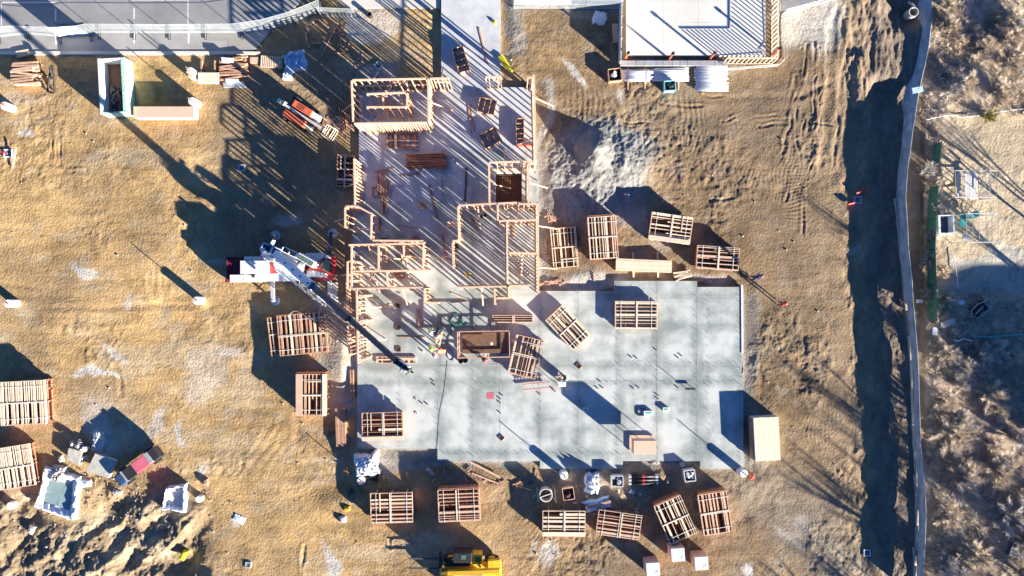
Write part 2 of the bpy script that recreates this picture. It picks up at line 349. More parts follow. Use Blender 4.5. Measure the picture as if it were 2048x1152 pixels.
    lay(rectm(wu, wv, 715, 898, 1500, 935, 6), gv, .8); lay(rectm(wu, wv, 1100, 935, 1290, 990, 15), gv, .65); lay(rectm(wu, wv, 900, 940, 1500, 1010, 20), br, .5)
    for (cx, cy, rx, ry, ang, a) in ((180, 548, 26, 10, 0, .8), (190, 752, 44, 7, -4, .9), (228, 697, 16, 8, 20, .6), (256, 600, 7, 26, 0, .6), (320, 840, 12, 34, 15, .7), (367, 855, 5, 30, 0, .8),
                                    (190, 830, 22, 40, 5, .8), (205, 870, 30, 50, 10, .8), (45, 265, 14, 6, 0, .9), (450, 700, 20, 10, -10, .6), (470, 545, 40, 10, 5, .5), (660, 1128, 20, 20, 0, .9), (655, 1105, 14, 10, 0, .5),
                                    (1500, 1138, 16, 13, 0, 1), (1105, 1120, 14, 20, 40, .7), (1070, 1105, 10, 14, 0, .5), (480, 1037, 15, 11, 30, .8), (395, 945, 6, 26, 35, .7), (285, 1020, 10, 40, 35, .8), (755, 140, 40, 26, 0, .5),
                                    (1607, 1045, 14, 16, 0, .8), (1585, 1080, 36, 12, 30, .5), (1155, 150, 32, 8, 38, .7), (1245, 195, 12, 10, 0, .5), (1300, 460, 50, 20, 30, .4), (1180, 560, 70, 12, 0, .7), (1420, 560, 40, 14, 0, .5), (700, 730, 20, 30, 0, .7),
                                    (40, 205, 40, 14, 0, .3), (410, 745, 30, 60, 20, .35), (270, 870, 30, 30, 0, .3), (1720, 500, 14, 8, 0, .3)):
        lay(ell(wu, wv, cx, cy, rx, ry, ang, .4), C(.54, .51, .465), a)
    lay(rectm(wu, wv, 110, 765, 260, 830, 20), br, .6)
    lay(heap, C(.235, .18, .12), .85)
    lay(ss(.05, .2, fbm(X, Y, 2.5, 3, 250))*heap, C(.45, .36, .24), .6)
    lay(rutt, C(.27, .20, .135), .9); lay(ss(1742, 1762, wu)*(1-ss(1838, 1846, u)), C(.20, .16, .125), .85)
    lay(ell(wu, wv, 1540, 990, 120, 60, 20, .5), C(.26, .22, .17), .6)
    lay(ell(wu, wv, 1640, 1090, 100, 60, 20, .5), C(.24, .21, .17), .6)
    sc_b = ss(-.1, .2, fbm(X, Y, 1.8, 4, 260, .6))
    lay(ss(1846, 1852, u), C(.30, .235, .18), 1); lay(ss(1846, 1852, u)*sc_b, C(.55, .44, .33), .8)
    lay(play, C(.47, .38, .26), 1); lay(play*ss(.05, .2, fbm(X, Y, 2.2, 4, 270)), C(.34, .28, .19), .5)
    lay(rectm(wu, wv, 1905, 500, 4000, 600, 6), C(.42, .41, .37), .75)
    lay(rectm(u, v, -3000, 103, 470, 111, 1.6), C(.64, .55, .45), .9); lay(rectm(wu, wv, 250, 108, 520, 116, 3), C(.52, .27, .18), .35)
    col = np.clip(col, .02, .9)
    return h, col
FLATS = [(125, 985, 58, 62), (355, 993, 34, 34), (622, 790, 45, 55), (28, 935, 55, 60), (45, 805, 60, 55), (285, 930, 60, 50), (225, 172, 45, 62), (560, 535, 140, 70)]
def spaced(lo, hi, d, far):
    core = np.arange(lo, hi+d, d); out = []; x = hi; s_ = d
    while x < far: s_ *= 1.35; x += s_; out.append(x)
    out = np.array(out); return np.concatenate([(-out[::-1]) if abs(lo+hi) < 1e-6 else lo-(out[::-1]-hi), core, out+ (core[-1]-hi)])
gx = spaced(-44.6, 44.6, .088, 600); gy = spaced(-25.6, 25.6, .088, 600)
GX, GY = np.meshgrid(gx, gy)
GH, GC = fields(GX, GY)
far = np.maximum(ss(60, 90, np.abs(GX)), ss(45, 70, np.abs(GY)))
GH = GH*(1-far)
nx, ny = len(gx), len(gy)
me = bpy.data.meshes.new('ground'); me.vertices.add(nx*ny)
me.vertices.foreach_set('co', np.stack([GX, GY, GH], -1).astype(np.float32).ravel())
ii, jj = np.meshgrid(np.arange(nx-1), np.arange(ny-1)); q = (jj*nx+ii).ravel()
idx = np.stack([q, q+1, q+1+nx, q+nx], -1).astype(np.int32)
nf = len(q); me.loops.add(nf*4); me.polygons.add(nf)
me.loops.foreach_set('vertex_index', idx.ravel()); me.polygons.foreach_set('loop_start', np.arange(0, nf*4, 4, dtype=np.int32))
me.polygons.foreach_set('use_smooth', np.ones(nf, dtype=bool)); me.update(calc_edges=True)
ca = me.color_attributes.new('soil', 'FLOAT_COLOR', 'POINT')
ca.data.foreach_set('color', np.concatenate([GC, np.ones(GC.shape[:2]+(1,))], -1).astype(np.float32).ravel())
gm = bpy.data.materials.new('bare_earth'); gm.use_nodes = True; N = gm.node_tree.nodes; L = gm.node_tree.links; b = N['Principled BSDF']
b.inputs['Roughness'].default_value = .95; b.inputs['Specular IOR Level'].default_value = .1
at = N.new('ShaderNodeAttribute'); at.attribute_name = 'soil'; tc = N.new('ShaderNodeTexCoord')
n1 = N.new('ShaderNodeTexNoise'); n1.inputs['Scale'].default_value = 5.0; n1.inputs['Detail'].default_value = 8; n1.inputs['Roughness'].default_value = .7; L.new(tc.outputs['Object'], n1.inputs['Vector'])
mr = N.new('ShaderNodeMapRange'); mr.inputs[1].default_value = .25; mr.inputs[2].default_value = .75; mr.inputs[3].default_value = .80; mr.inputs[4].default_value = 1.18; L.new(n1.outputs['Fac'], mr.inputs[0])
vo = N.new('ShaderNodeTexVoronoi'); vo.inputs['Scale'].default_value = 5.5; L.new(tc.outputs['Object'], vo.inputs['Vector'])
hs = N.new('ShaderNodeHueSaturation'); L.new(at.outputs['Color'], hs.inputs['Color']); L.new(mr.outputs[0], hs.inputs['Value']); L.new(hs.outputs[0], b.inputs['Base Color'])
bp = N.new('ShaderNodeBump'); bp.inputs['Distance'].default_value = .014; bp.inputs['Strength'].default_value = 1.0; L.new(n1.outputs['Fac'], bp.inputs['Height'])
bp2 = N.new('ShaderNodeBump'); bp2.inputs['Distance'].default_value = .02; bp2.invert = True; L.new(vo.outputs['Distance'], bp2.inputs['Height']); L.new(bp.outputs[0], bp2.inputs['Normal']); L.new(bp2.outputs[0], b.inputs['Normal'])
me.materials.append(gm); go = bpy.data.objects.new('ground', me); COL.objects.link(go); go['kind'] = 'structure'
_ci = np.searchsorted
def gz(px, py):
    x, y = W(px, py); i = min(nx-1, int(_ci(gx, x))); j = min(ny-1, int(_ci(gy, y))); return float(GH[j, i])

def structure(name, mb, m): o = mb.build(name, m); o['kind'] = 'structure'; return o
def rect_mb(rects, z0, z1):
    mb = MB()
    for a, b_, c, d in rects:
        x0, y0 = W(a, d); x1, y1 = W(c, b_); mb.prism([(x0, y0), (x1, y0), (x1, y1), (x0, y1)], z0, z1)
    return mb
# --- car park
mb = MB(); P = [(-900, -900), (700, -900), (640, -30), (560, 40), (508, 101), (470, 103), (-900, 104)]
mb.prism([W(*p) for p in P], -.3, .03); structure('car_park', mb, M['asphalt'])
mb = MB()
for (x0, y0, x1, y1) in ((2, 4, 112, 6), (2, 53, 112, 55), (2, 4, 4, 55), (264, -1, 376, 1), (264, 50, 376, 52), (375, -1, 377, 52), (267, 66, 270, 87), (376, 60, 379, 87), (111, 70, 114, 89), (110, 18, 113, 42), (267, 16, 270, 38), (-120, 4, -8, 6), (-120, 53, -8, 55), (264, -60, 266, -1)):
    a = W(x0, y1); b_ = W(x1, y0); mb.prism([(a[0], a[1]), (b_[0], a[1]), (b_[0], b_[1]), (a[0], b_[1])], .03, .034)
o = structure('parking_markings', mb, M['marking'])
mb = MB(); mb.prism([W(*p) for p in ((-900, 103.5), (455, 103), (520, 104), (520, 109), (-900, 110))], -.2, .10); structure('kerb', mb, M['sidewalk'])
mb = MB(); mb.prism([W(*p) for p in ((418, 57), (474, 57), (474, 66), (505, 100), (455, 102), (455, 82), (418, 82))], .0, .036); structure('apron', mb, M['sidewalk2'])
mb = MB(); mb.prism([W(*p) for p in ((640, -300), (880, -300), (880, 17), (700, 17), (660, -10))], -.2, .06); structure('pavement', mb, M['sidewalk'])
mb = MB(); mb.prism([W(*p) for p in ((1030, -300), (1242, -300), (1242, 8), (1060, 12), (1030, 8))], -.2, .06); structure('pavement', mb, M['sidewalk'])
mb = MB(); mb.prism([W(*p) for p in ((1562, -300), (2000, -300), (1700, -8), (1588, 18), (1562, 22))], -.2, .06); structure('road', mb, M['asphalt'])
# --- floor slabs of the new building
structure('floor_slab', rect_mb(SLABS, -.35, .2), M['slab'])
mb = rect_mb([(883, -60, 1001, 176), (719, 182, 883, 404), (883, 176, 1068, 300)], .2, .204); structure('pale_floor', mb, M['slab2'])
mb = MB()
for (x0, y0, x1, y1) in ((1080, 582, 1080, 936), (1232, 565, 1232, 934), (1393, 574, 1393, 921), (876, 730, 1485, 733), (716, 730, 1080, 730), (876, 795, 876, 921), (1156, 582, 1156, 936), (1313, 565, 1313, 921), (1240, 650, 1485, 650), (1000, 582, 1000, 921), (1240, 596, 1485, 597), (1080, 761, 1485, 762), (720, 300, 1068, 300), (883, 180, 883, 404), (706, 480, 1078, 480)):
    a = W(x0, y0); b_ = W(x1, y1); mb.bar((a[0], a[1], .2055), (b_[0], b_[1], .2055), .022, .003)
structure('slab_joints', mb, M['slabbit'])
structure('neighbour_slab', rect_mb([UR_SLAB], -.3, .25), M['slab3'])
mb = MB()
for (x0, y0, x1, y1) in ((1325, 0, 1325, 113), (1395, 0, 1395, 113), (1252, 48, 1529, 48), (1252, 5, 1529, 5)):
    a = W(x0, y0); b_ = W(x1, y1); mb.bar((a[0], a[1], .2515), (b_[0], b_[1], .2515), .03, .003)
structure('slab_joints', mb, M['slab2'])
# --- lift pit with its steel mesh
x0, y0 = W(PIT[0], PIT[3]); x1, y1 = W(PIT[2], PIT[1])
pt = thing('lift_pit', 'open square pit in the slab with dark mesh floor inside the small framed room', 'pit', ((x0+x1)/2, (y0+y1)/2, 0)); w_, d_ = x1-x0, y1-y0
mb = MB()
for a, b_, c, d in ((-w_/2, 0, .1, d_), (w_/2, 0, .1, d_), (0, -d_/2, w_+.1, .1), (0, d_/2, w_+.1, .1)): mb.box((a, b_, -.55), (c, d, 1.496))
mb.build('pit_wall', M['concrete_pale'], pt)
mb = MB(); mb.box((0, 0, -1.1), (w_-.1, d_-.1, .1)); mb.build('pit_floor', M['osb'], pt)
mb = MB()
for i in range(1, 12): mb.cyl((-w_/2+.05, -d_/2+i*d_/12, -.1), (w_/2-.05, -d_/2+i*d_/12, -.1), .014, n=5)
for i in range(1, 11): mb.cyl((-w_/2+i*w_/11, -d_/2+.05, -.075), (-w_/2+i*w_/11, d_/2-.05, -.075), .014, n=5)
mb.build('steel_mesh', M['rust'], pt)
FZ = .2

# ------------------------------------------------------------ stud walls
def stud_wall(parent, p, q, h=3.3, z0=FZ, sp=.58, name='stud_wall', gap=None, header=True, mid=False, br=True, m=None, double=True):
    """p, q: where the photo shows the ends of the top plate"""
    zt = z0+h; a = V(p[0], p[1], zt); b_ = V(q[0], q[1], zt); d = b_-a; Ln = d.length; d.normalize(); n = Vector((-d.y, d.x, 0))
    mm = m or M['plate']; mb = MB(); T = .14
    mb.bar(a+Vector((0, 0, -.02)), b_+Vector((0, 0, -.02)), T, .04)
    if double: mb.bar(a+Vector((0, 0, -.064)), b_+Vector((0, 0, -.064)), T-.004, .04)
    lo = Vector((0, 0, -h+.022)); mb.bar(a+lo, b_+lo, T-.004, .04)
    if mid: mb.bar(a+Vector((0, 0, -h*.5)), b_+Vector((0, 0, -h*.5)), T-.03, .045)
    w = mb.build(name, mm, parent)
    k = max(2, int(round(Ln/sp))); 
    for i in range(k+1):
        t = Ln*i/k; t = min(max(t, .025), Ln-.025)
        if i not in (0, k): t += rnd.uniform(-.03, .03)
        if gap and gap[0] < t/Ln < gap[1]: continue
        s_ = STUD.copy(); COL.objects.link(s_); s_.parent = w; hh = h-.13
        s_.location = a+d*t+Vector((0, 0, -h+.045)); s_.rotation_euler = (0, 0, math.atan2(d.y, d.x)); s_.scale = (1, 1, hh)
    if header:
        mb = MB(); s0 = rnd.uniform(.15, .5)*Ln; s1 = min(Ln-.1, s0+rnd.uniform(.9, 1.8)); zz = Vector((0, 0, -h*.28))
        mb.bar(a+d*s0+zz, a+d*s1+zz, .11, .24); mb.build('header', M['stud'], w)
    if br and Ln > 1.5:
        for t in ([.5] if Ln < 5 else [.25, .72]):
            mb = MB(); c = a+d*(Ln*t); sg = rnd.choice((-1, 1)); top = c+Vector((0, 0, -.6)); top += n*sg*.09
            ft = c+n*sg*1.7+Vector((0, 0, -h+.03)); mb.bar(top, ft, .09, .04); mb.build('brace', M['stud'], w)
    return w
mb = MB(); mb.box((0, 0, .5), (.058, .136, 1.0)); STUD = mb.build('stud', M['stud']); STUD0 = STUD
ROOMS = []
def room(label, walls, cat='framed room', name='framed_room', **kw):
    zt = FZ+3.3; xs = [W(p[0], p[1], zt) for w in walls for p in (w[0], w[1])]
    cx = sum(x for x, y in xs)/len(xs); cy = sum(y for x, y in xs)/len(xs)
    t = thing(name, label, cat, (cx, cy, FZ), group='framed rooms rising on the slab')
    for w in walls:
        k = dict(kw); k.update(w[2] if len(w) > 2 else {})
        ww = stud_wall(t, w[0], w[1], **k)
        ww.location = -Vector(t.location)
    ROOMS.append(t); return t
room('large framed room at the upper left of the slab with two inner partitions', [
    ((703, 161), (706, 243)), ((705, 160), (852, 157), dict(mid=True)), ((708, 247), (852, 245), dict(sp=.22, header=False)), ((856, 158), (857, 243), dict(sp=.3)),
    ((733, 188), (811, 185)), ((733, 214), (811, 214)), ((814, 186), (814, 213), dict(br=False)), ((766, 189), (766, 211), dict(h=2.6, br=False)), ((860, 157), (898, 156), dict(sp=.3))])
room('short framed wall piece standing beside the upper entrance strip of the slab', [((971, 154), (1003, 153), dict(sp=.35)),])
room('long framed outer wall along the upper right edge of the slab', [((1055, 155), (1066, 155), dict(br=False)), ((1068, 149), (1072, 321))])
room('small framed room around the open square pit', [((978, 325), (1040, 323)), ((978, 327), (979, 403), dict(gap=(.4, .5))), ((1057, 325), (1057, 403)), ((1046, 323), (1071, 323), dict(sp=.3)), ((1048, 325), (1048, 334), dict(br=False))])
room('large framed room with a lattice of stripes on its floor right of the slab centre', [
    ((917, 411), (993, 407)), ((996, 407), (1034, 405)), ((1037, 408), (1072, 408), dict(sp=.5)), ((916, 413), (918, 479), dict(sp=.3)), ((905, 482), (916, 481), dict(br=False, header=False)), ((905, 485), (907, 537), dict(sp=.25)),
    ((995, 410), (996, 441)), ((998, 442), (1073, 440)), ((1014, 444), (1015, 568)), ((1018, 506), (1072, 507)), ((913, 575), (1012, 573)), ((1018, 572), (1062, 571)), ((1076, 406), (1077, 586), dict(sp=.3)),
    ((989, 577), (990, 610)), ((1017, 574), (1018, 595), dict(br=False)), ((993, 597), (1017, 597), dict(br=False)), ((895, 445), (913, 445), dict(h=2.4, br=False))])
room('framed left wall run with an angled corner beside the shaded panel stack', [((708, 317), (710, 409), dict(sp=.3)), ((691, 413), (712, 412)), ((690, 415), (690, 455)), ((693, 457), (708, 462), dict(h=2.4, br=False)), ((714, 412), (741, 427)), ((743, 429), (742, 479))])
room('wide framed block of four small rooms left of the slab centre', [
    ((745, 481), (845, 482)), ((697, 490), (845, 487)), ((703, 492), (703, 575)), ((757, 491), (757, 540)), ((847, 484), (846, 538), dict(sp=.3)), ((706, 543), (855, 541)), ((695, 523), (695, 576)), ((697, 523), (702, 523), dict(br=False, header=False)),
    ((693, 578), (846, 575)), ((774, 544), (775, 573)), ((849, 577), (849, 606), dict(sp=.3)), ((852, 606), (877, 606), dict(h=1.2, br=False)), ((807, 491), (808, 513), dict(br=False)), ((812, 513), (821, 513), dict(br=False, header=False))])
room('tall narrow framed outer wall beside the crane boom on the left slab edge', [((713, 581), (716, 727), dict(sp=.3)), ((717, 592), (729, 592), dict(br=False)), ((717, 644), (729, 644), dict(br=False)), ((720, 724), (732, 718), dict(br=False, h=2.6))])
room('framed wall panel leaning outside the left slab edge below the boom', [((695, 652), (699, 712), dict(h=2.4, sp=.35, z0=0.0)), ((697, 652), (710, 655), dict(h=2.4, z0=0.0, br=False))])
bpy.data.objects.remove(STUD0)
# ------------------------------------------------------------ neighbouring building plot (top right)
t = thing('knee_wall', 'low yellow stud wall around the lower right corner of the pale upper slab', 'wall', (0, 0, 0))
mb = MB(); z0, h = 0.0, 1.4
c = V(1556, 116, h); e1 = V(1556, -60, h); e2 = V(1455, 116, h)
STUD = None
def knee(a, b_, sp):
    mb = MB(); T = .10
    mb.bar(a, b_, T, .05); mb.bar(a-Vector((0, 0, h-.03)), b_-Vector((0, 0, h-.03)), T-.01, .05); w = mb.build('plate', M['pale'], t)
    d = b_-a; n = int(d.length/sp); k0 = None
    for i in range(n+1):
        p = a+d*(i/n)
        if k0 is None:
            m2 = MB(); m2.box((0, 0, -.68), (.055, .09, 1.28)); k0 = m2.build('stud', M['pale'], t); s_ = k0
        else: s_ = k0.copy(); COL.objects.link(s_); s_.parent = t
        s_.location = p+Vector((0, 0, -.03)); s_.rotation_euler = (0, 0, math.atan2(d.y, d.x))
knee(c, e1, .38); knee(c, e2, .36)
# grey panel wall
t = thing('panel_wall', 'low wall of grey panels along the bottom edge of the pale upper slab', 'wall')
xs = [1240, 1272, 1290, 1312, 1326, 1345, 1360, 1375, 1400, 1430, 1456]
for i in range(len(xs)-1):
    a = V(xs[i], 126, .45); b_ = V(xs[i+1], 126, .45); mb = MB()
    mb.box(((a.x+b_.x)/2, a.y, .22), (b_.x-a.x-.03, .42, .45)); mb.build('panel', M['steel'] if i in (2, 5) else M['grey'], t)
t = thing('board_fence', 'white upright board fence running up the left side of the pale upper slab', 'fence')
a = V(1245, -60, 1.3); b_ = V(1242, 120, 1.3); mb = MB(); mb.bar((a.x, a.y, .65), (b_.x, b_.y, .65), .05, 1.3); mb.build('boards', M['white'], t)
mb = MB()
for i in range(9): p = a+(b_-a)*(i/8); mb = MB(); mb.box((p.x+.06, p.y, .65), (.06, .06, 1.36)); mb.build('post', M['mid_wood'], t)
# red posts
for i, (px, py, lb) in enumerate(((1250, 119, 'red leaning post with black cap nearest the white board fence'), (1337, 120, 'second red post with black cap from the white board fence'), (1418, 119, 'red post with black cap beside the yellow studs'), (1545, 110, 'red post inside the corner of the yellow stud wall'))):
    x, y = W(px, py); t = thing('marker_post', lb, 'post', (x, y, 0)); mb = MB(); mb.cyl((0, 0, 0), (0, 0, 1.65), .10, n=10); mb.build('pole', M['orange'], t)
    mb = MB(); mb.cyl((0, 0, 1.65), (0, 0, 1.77), .15, .12, n=12); mb.build('cap', M['black'], t)
# mesh screen fence round that plot
def screen(name, pts, h, mtl, label, cat='fence', z0=0.0, post=M['steel'], feet=False, n_each=2.8, group=None, lean=0.0, single=False):
    """pts: where the photo shows the foot line"""
    P = [V(*p) for p in pts]; segs = []
    for a, b_ in zip(P[:-1], P[1:]):
        k = max(1, int(round((b_-a).length/n_each)))
        for i in range(k): segs.append((a+(b_-a)*(i/k), a+(b_-a)*((i+1)/k)))
    root = None
    for i, (a, b_) in enumerate(segs):
        d = (b_-a).normalized(); n = Vector((-d.y, d.x, 0)); o_ = a if not single else Vector((0, 0, 0))
        if single and root is not None: t = root
        else:
            t = thing(name, label, cat, (a.x, a.y, z0) if not single else (0, 0, z0), group=group); root = t
        A = a-o_; B = b_-o_; up = Vector((0, 0, h))+n*lean
        mb = MB(); k = 6; vs = []; 
        for j in range(k+1):
            p = A+(B-A)*(j/k); w = n*rnd.uniform(-.05, .05)*(1 if 0 < j < k else 0)
            vs += [p+Vector((0, 0, .06)), p+up*.5+w, p+up*.99]
        mb.add(vs, [(3*j+r, 3*j+3+r, 3*j+4+r, 3*j+1+r) for j in range(k) for r in (0, 1)]); mb.build('screen', mtl, t)
        mb = MB(); mb.cyl(A+Vector((0, 0, .02)), A+up, .024, n=6); mb.cyl(B+Vector((0, 0, .02)), B+up, .024, n=6); mb.cyl(A+up, B+up, .02, n=6); mb.cyl(A+Vector((0, 0, .1)), B+Vector((0, 0, .1)), .02, n=6)
        if lean == 0 and h > 1.3: mb.cyl(A+up*.5, B+up*.5, .014, n=5)
        mb.build('frame', post, t)
        if feet:
            mb = MB()
            for w in (-.09, .09): mb.bar(A+n*.55+d*w+Vector((0, 0, .08)), A-n*.55+d*w+Vector((0, 0, .08)), .04, .04)
            mb.bar(A+n*.55-d*.1+Vector((0, 0, .08)), A+n*.55+d*.1+Vector((0, 0, .08)), .04, .04); mb.bar(A-n*.55-d*.1+Vector((0, 0, .08)), A-n*.55+d*.1+Vector((0, 0, .08)), .04, .04)
            mb.build('foot', M['black'], t)
FP = 'temporary fence panel with pale mesh standing along the car park'
screen('fence_panel', [(-60, 78), (0, 75), (60, 69), (122, 74)], 2.0, M['fabric_fence'], FP, z0=.03, feet=True, group='mesh fence panels along the car park')
screen('fence_panel', [(122, 74), (182, 70)], 2.0, M['fabric_white'], 'bright white covered fence panel among the clear mesh panels', z0=.03, feet=True)
screen('fence_panel', [(182, 70), (200, 66), (340, 67), (484, 66), (540, 58), (590, 44), (645, 22)], 2.0, M['fabric_fence'], FP, z0=.03, feet=True, group='mesh fence panels along the car park')
screen('fence_panel', [(645, 22), (640, 0), (665, -40)], 2.0, M['fabric_fence'], 'mesh fence panel turning towards the paving beyond the car park', z0=.03, feet=True, group='mesh fence panels at the car park corner')
screen('fence_panel', [(645, 34), (715, 37)], 2.0, M['fabric_fence'], 'mesh fence panel standing by the paving corner and the black bin', z0=.0, feet=True, group='mesh fence panels by the paving corner')
screen('fence_panel', [(1028, 18), (1240, 18)], 1.8, M['fabric_fence'], 'mesh fence panel on the upper edge between entrance strip and white board fence', z0=.05, group='mesh fence panels on the upper edge')
screen('fence_panel', [(1452, 141), (1556, 133)], .7, M['fabric_fence'], 'pale mesh panel skirting the yellow stud wall', z0=0, group='mesh panels round the yellow stud wall')
screen('fence_panel', [(1556, 133), (1568, 118), (1564, 28)], .8, M['fabric_fence'], 'pale mesh panel skirting the right side of the yellow stud wall', z0=0, group='mesh panels right of the yellow stud wall')
screen('fence_panel', [(1564, 28), (1640, 8), (1700, -10)], 1.0, M['fabric_fence'], 'pale mesh panel beside the road at the upper edge', z0=0, group='mesh panels by the road')
# long silt fence
FT = [(1866, -60), (1864, 0), (1863, 45), (1858, 90), (1850, 130), (1838, 180), (1832, 220), (1825, 265), (1822, 290), (1815, 340), (1811, 395), (1815, 450), (1817, 500), (1822, 540), (1825, 575), (1826, 600), (1833, 680), (1837, 745), (1840, 850), (1841, 890), (1846, 930), (1850, 985), (1852, 1030), (1850, 1085), (1847, 1152), (1846, 1220)]
HF = 1.4
t = thing('silt_fence', 'long grey fabric silt fence running down the right side of the site', 'fence')
mb = MB(); vs = []; pts = []
for (a, b_) in zip(FT[:-1], FT[1:]):
    n = max(1, int(abs(b_[1]-a[1])/12))
    for i in range(n): pts.append((a[0]+(b_[0]-a[0])*i/n, a[1]+(b_[1]-a[1])*i/n))
for i, p in enumerate(pts):
    hf = .42+(HF-.42)*min(1, max(0, (p[1]-185)/90)); lo_ = .8*(1-(hf-.42)/(HF-.42)); top = V(p[0], p[1], hf); g = gz(p[0]-18, p[1]); w = rnd.uniform(-.04, .04); bz = -.3 if p[1] < 580 else min(.52, -.3+(p[1]-580)/40)
    vs += [(top.x-.02-lo_, top.y, bz), (top.x-.02+w*.4-lo_*.5, top.y, (bz+hf)/2), (top.x, top.y, hf)]
k = len(pts); fs = [(3*i+r, 3*i+3+r, 3*i+4+r, 3*i+1+r) for i in range(k-1) for r in (0, 1)]
o2 = len(vs); vs2 = [(v[0]+.03, v[1], v[2]) for v in vs]
mb.add(vs+vs2, fs+[tuple(j+o2 for j in reversed(f)) for f in fs]+[(3*i+2, 3*i+5, 3*i+5+o2, 3*i+2+o2) for i in range(k-1)]); mb.build('fabric', M['silt'], t, smooth=True)
for i in range(0, k, 7):
    mb = MB(); v = vs[3*i+2]; mb.box((v[0]+.06, v[1], v[2]/2-.15), (.05, .05, v[2]+.4)); mb.build('post', M['mid_wood'], t)
x, y = W(1834, 180, HF); mb = MB(); mb.box((x, y, HF+.05), (.9, .45, .12), .2); mb.build('tape_patch', M['bluetarp'], t)
for i, (pts_, lb) in enumerate((([(1815, 245), (1809, 285), (1802, 330), (1797, 380), (1797, 420)], 'straw wattle roll lying at the foot of the silt fence near the long trench'),
        ([(1790, 397), (1795, 430), (1799, 480), (1804, 520), (1807, 560), (1812, 620)], 'straw wattle roll in the middle of the silt fence run'),
        ([(1817, 672), (1822, 720), (1824, 780), (1826, 850), (1830, 920), (1833, 955)], 'straw wattle roll beside the lower silt fence'),
        ([(1830, 950), (1833, 1000), (1834, 1050), (1832, 1100)], 'short straw wattle roll low on the silt fence'), ([(1828, 1095), (1830, 1130), (1829, 1180)], 'last straw wattle roll at the bottom of the silt fence'))):
    mb = MB(); q = [V(a, b_, .12) + Vector((0, 0, .0)) for a, b_ in pts_]; mb.path(q, .13, n=8); tag(mb.build('straw_wattle', M['wattle'], smooth=True), lb, 'wattle')

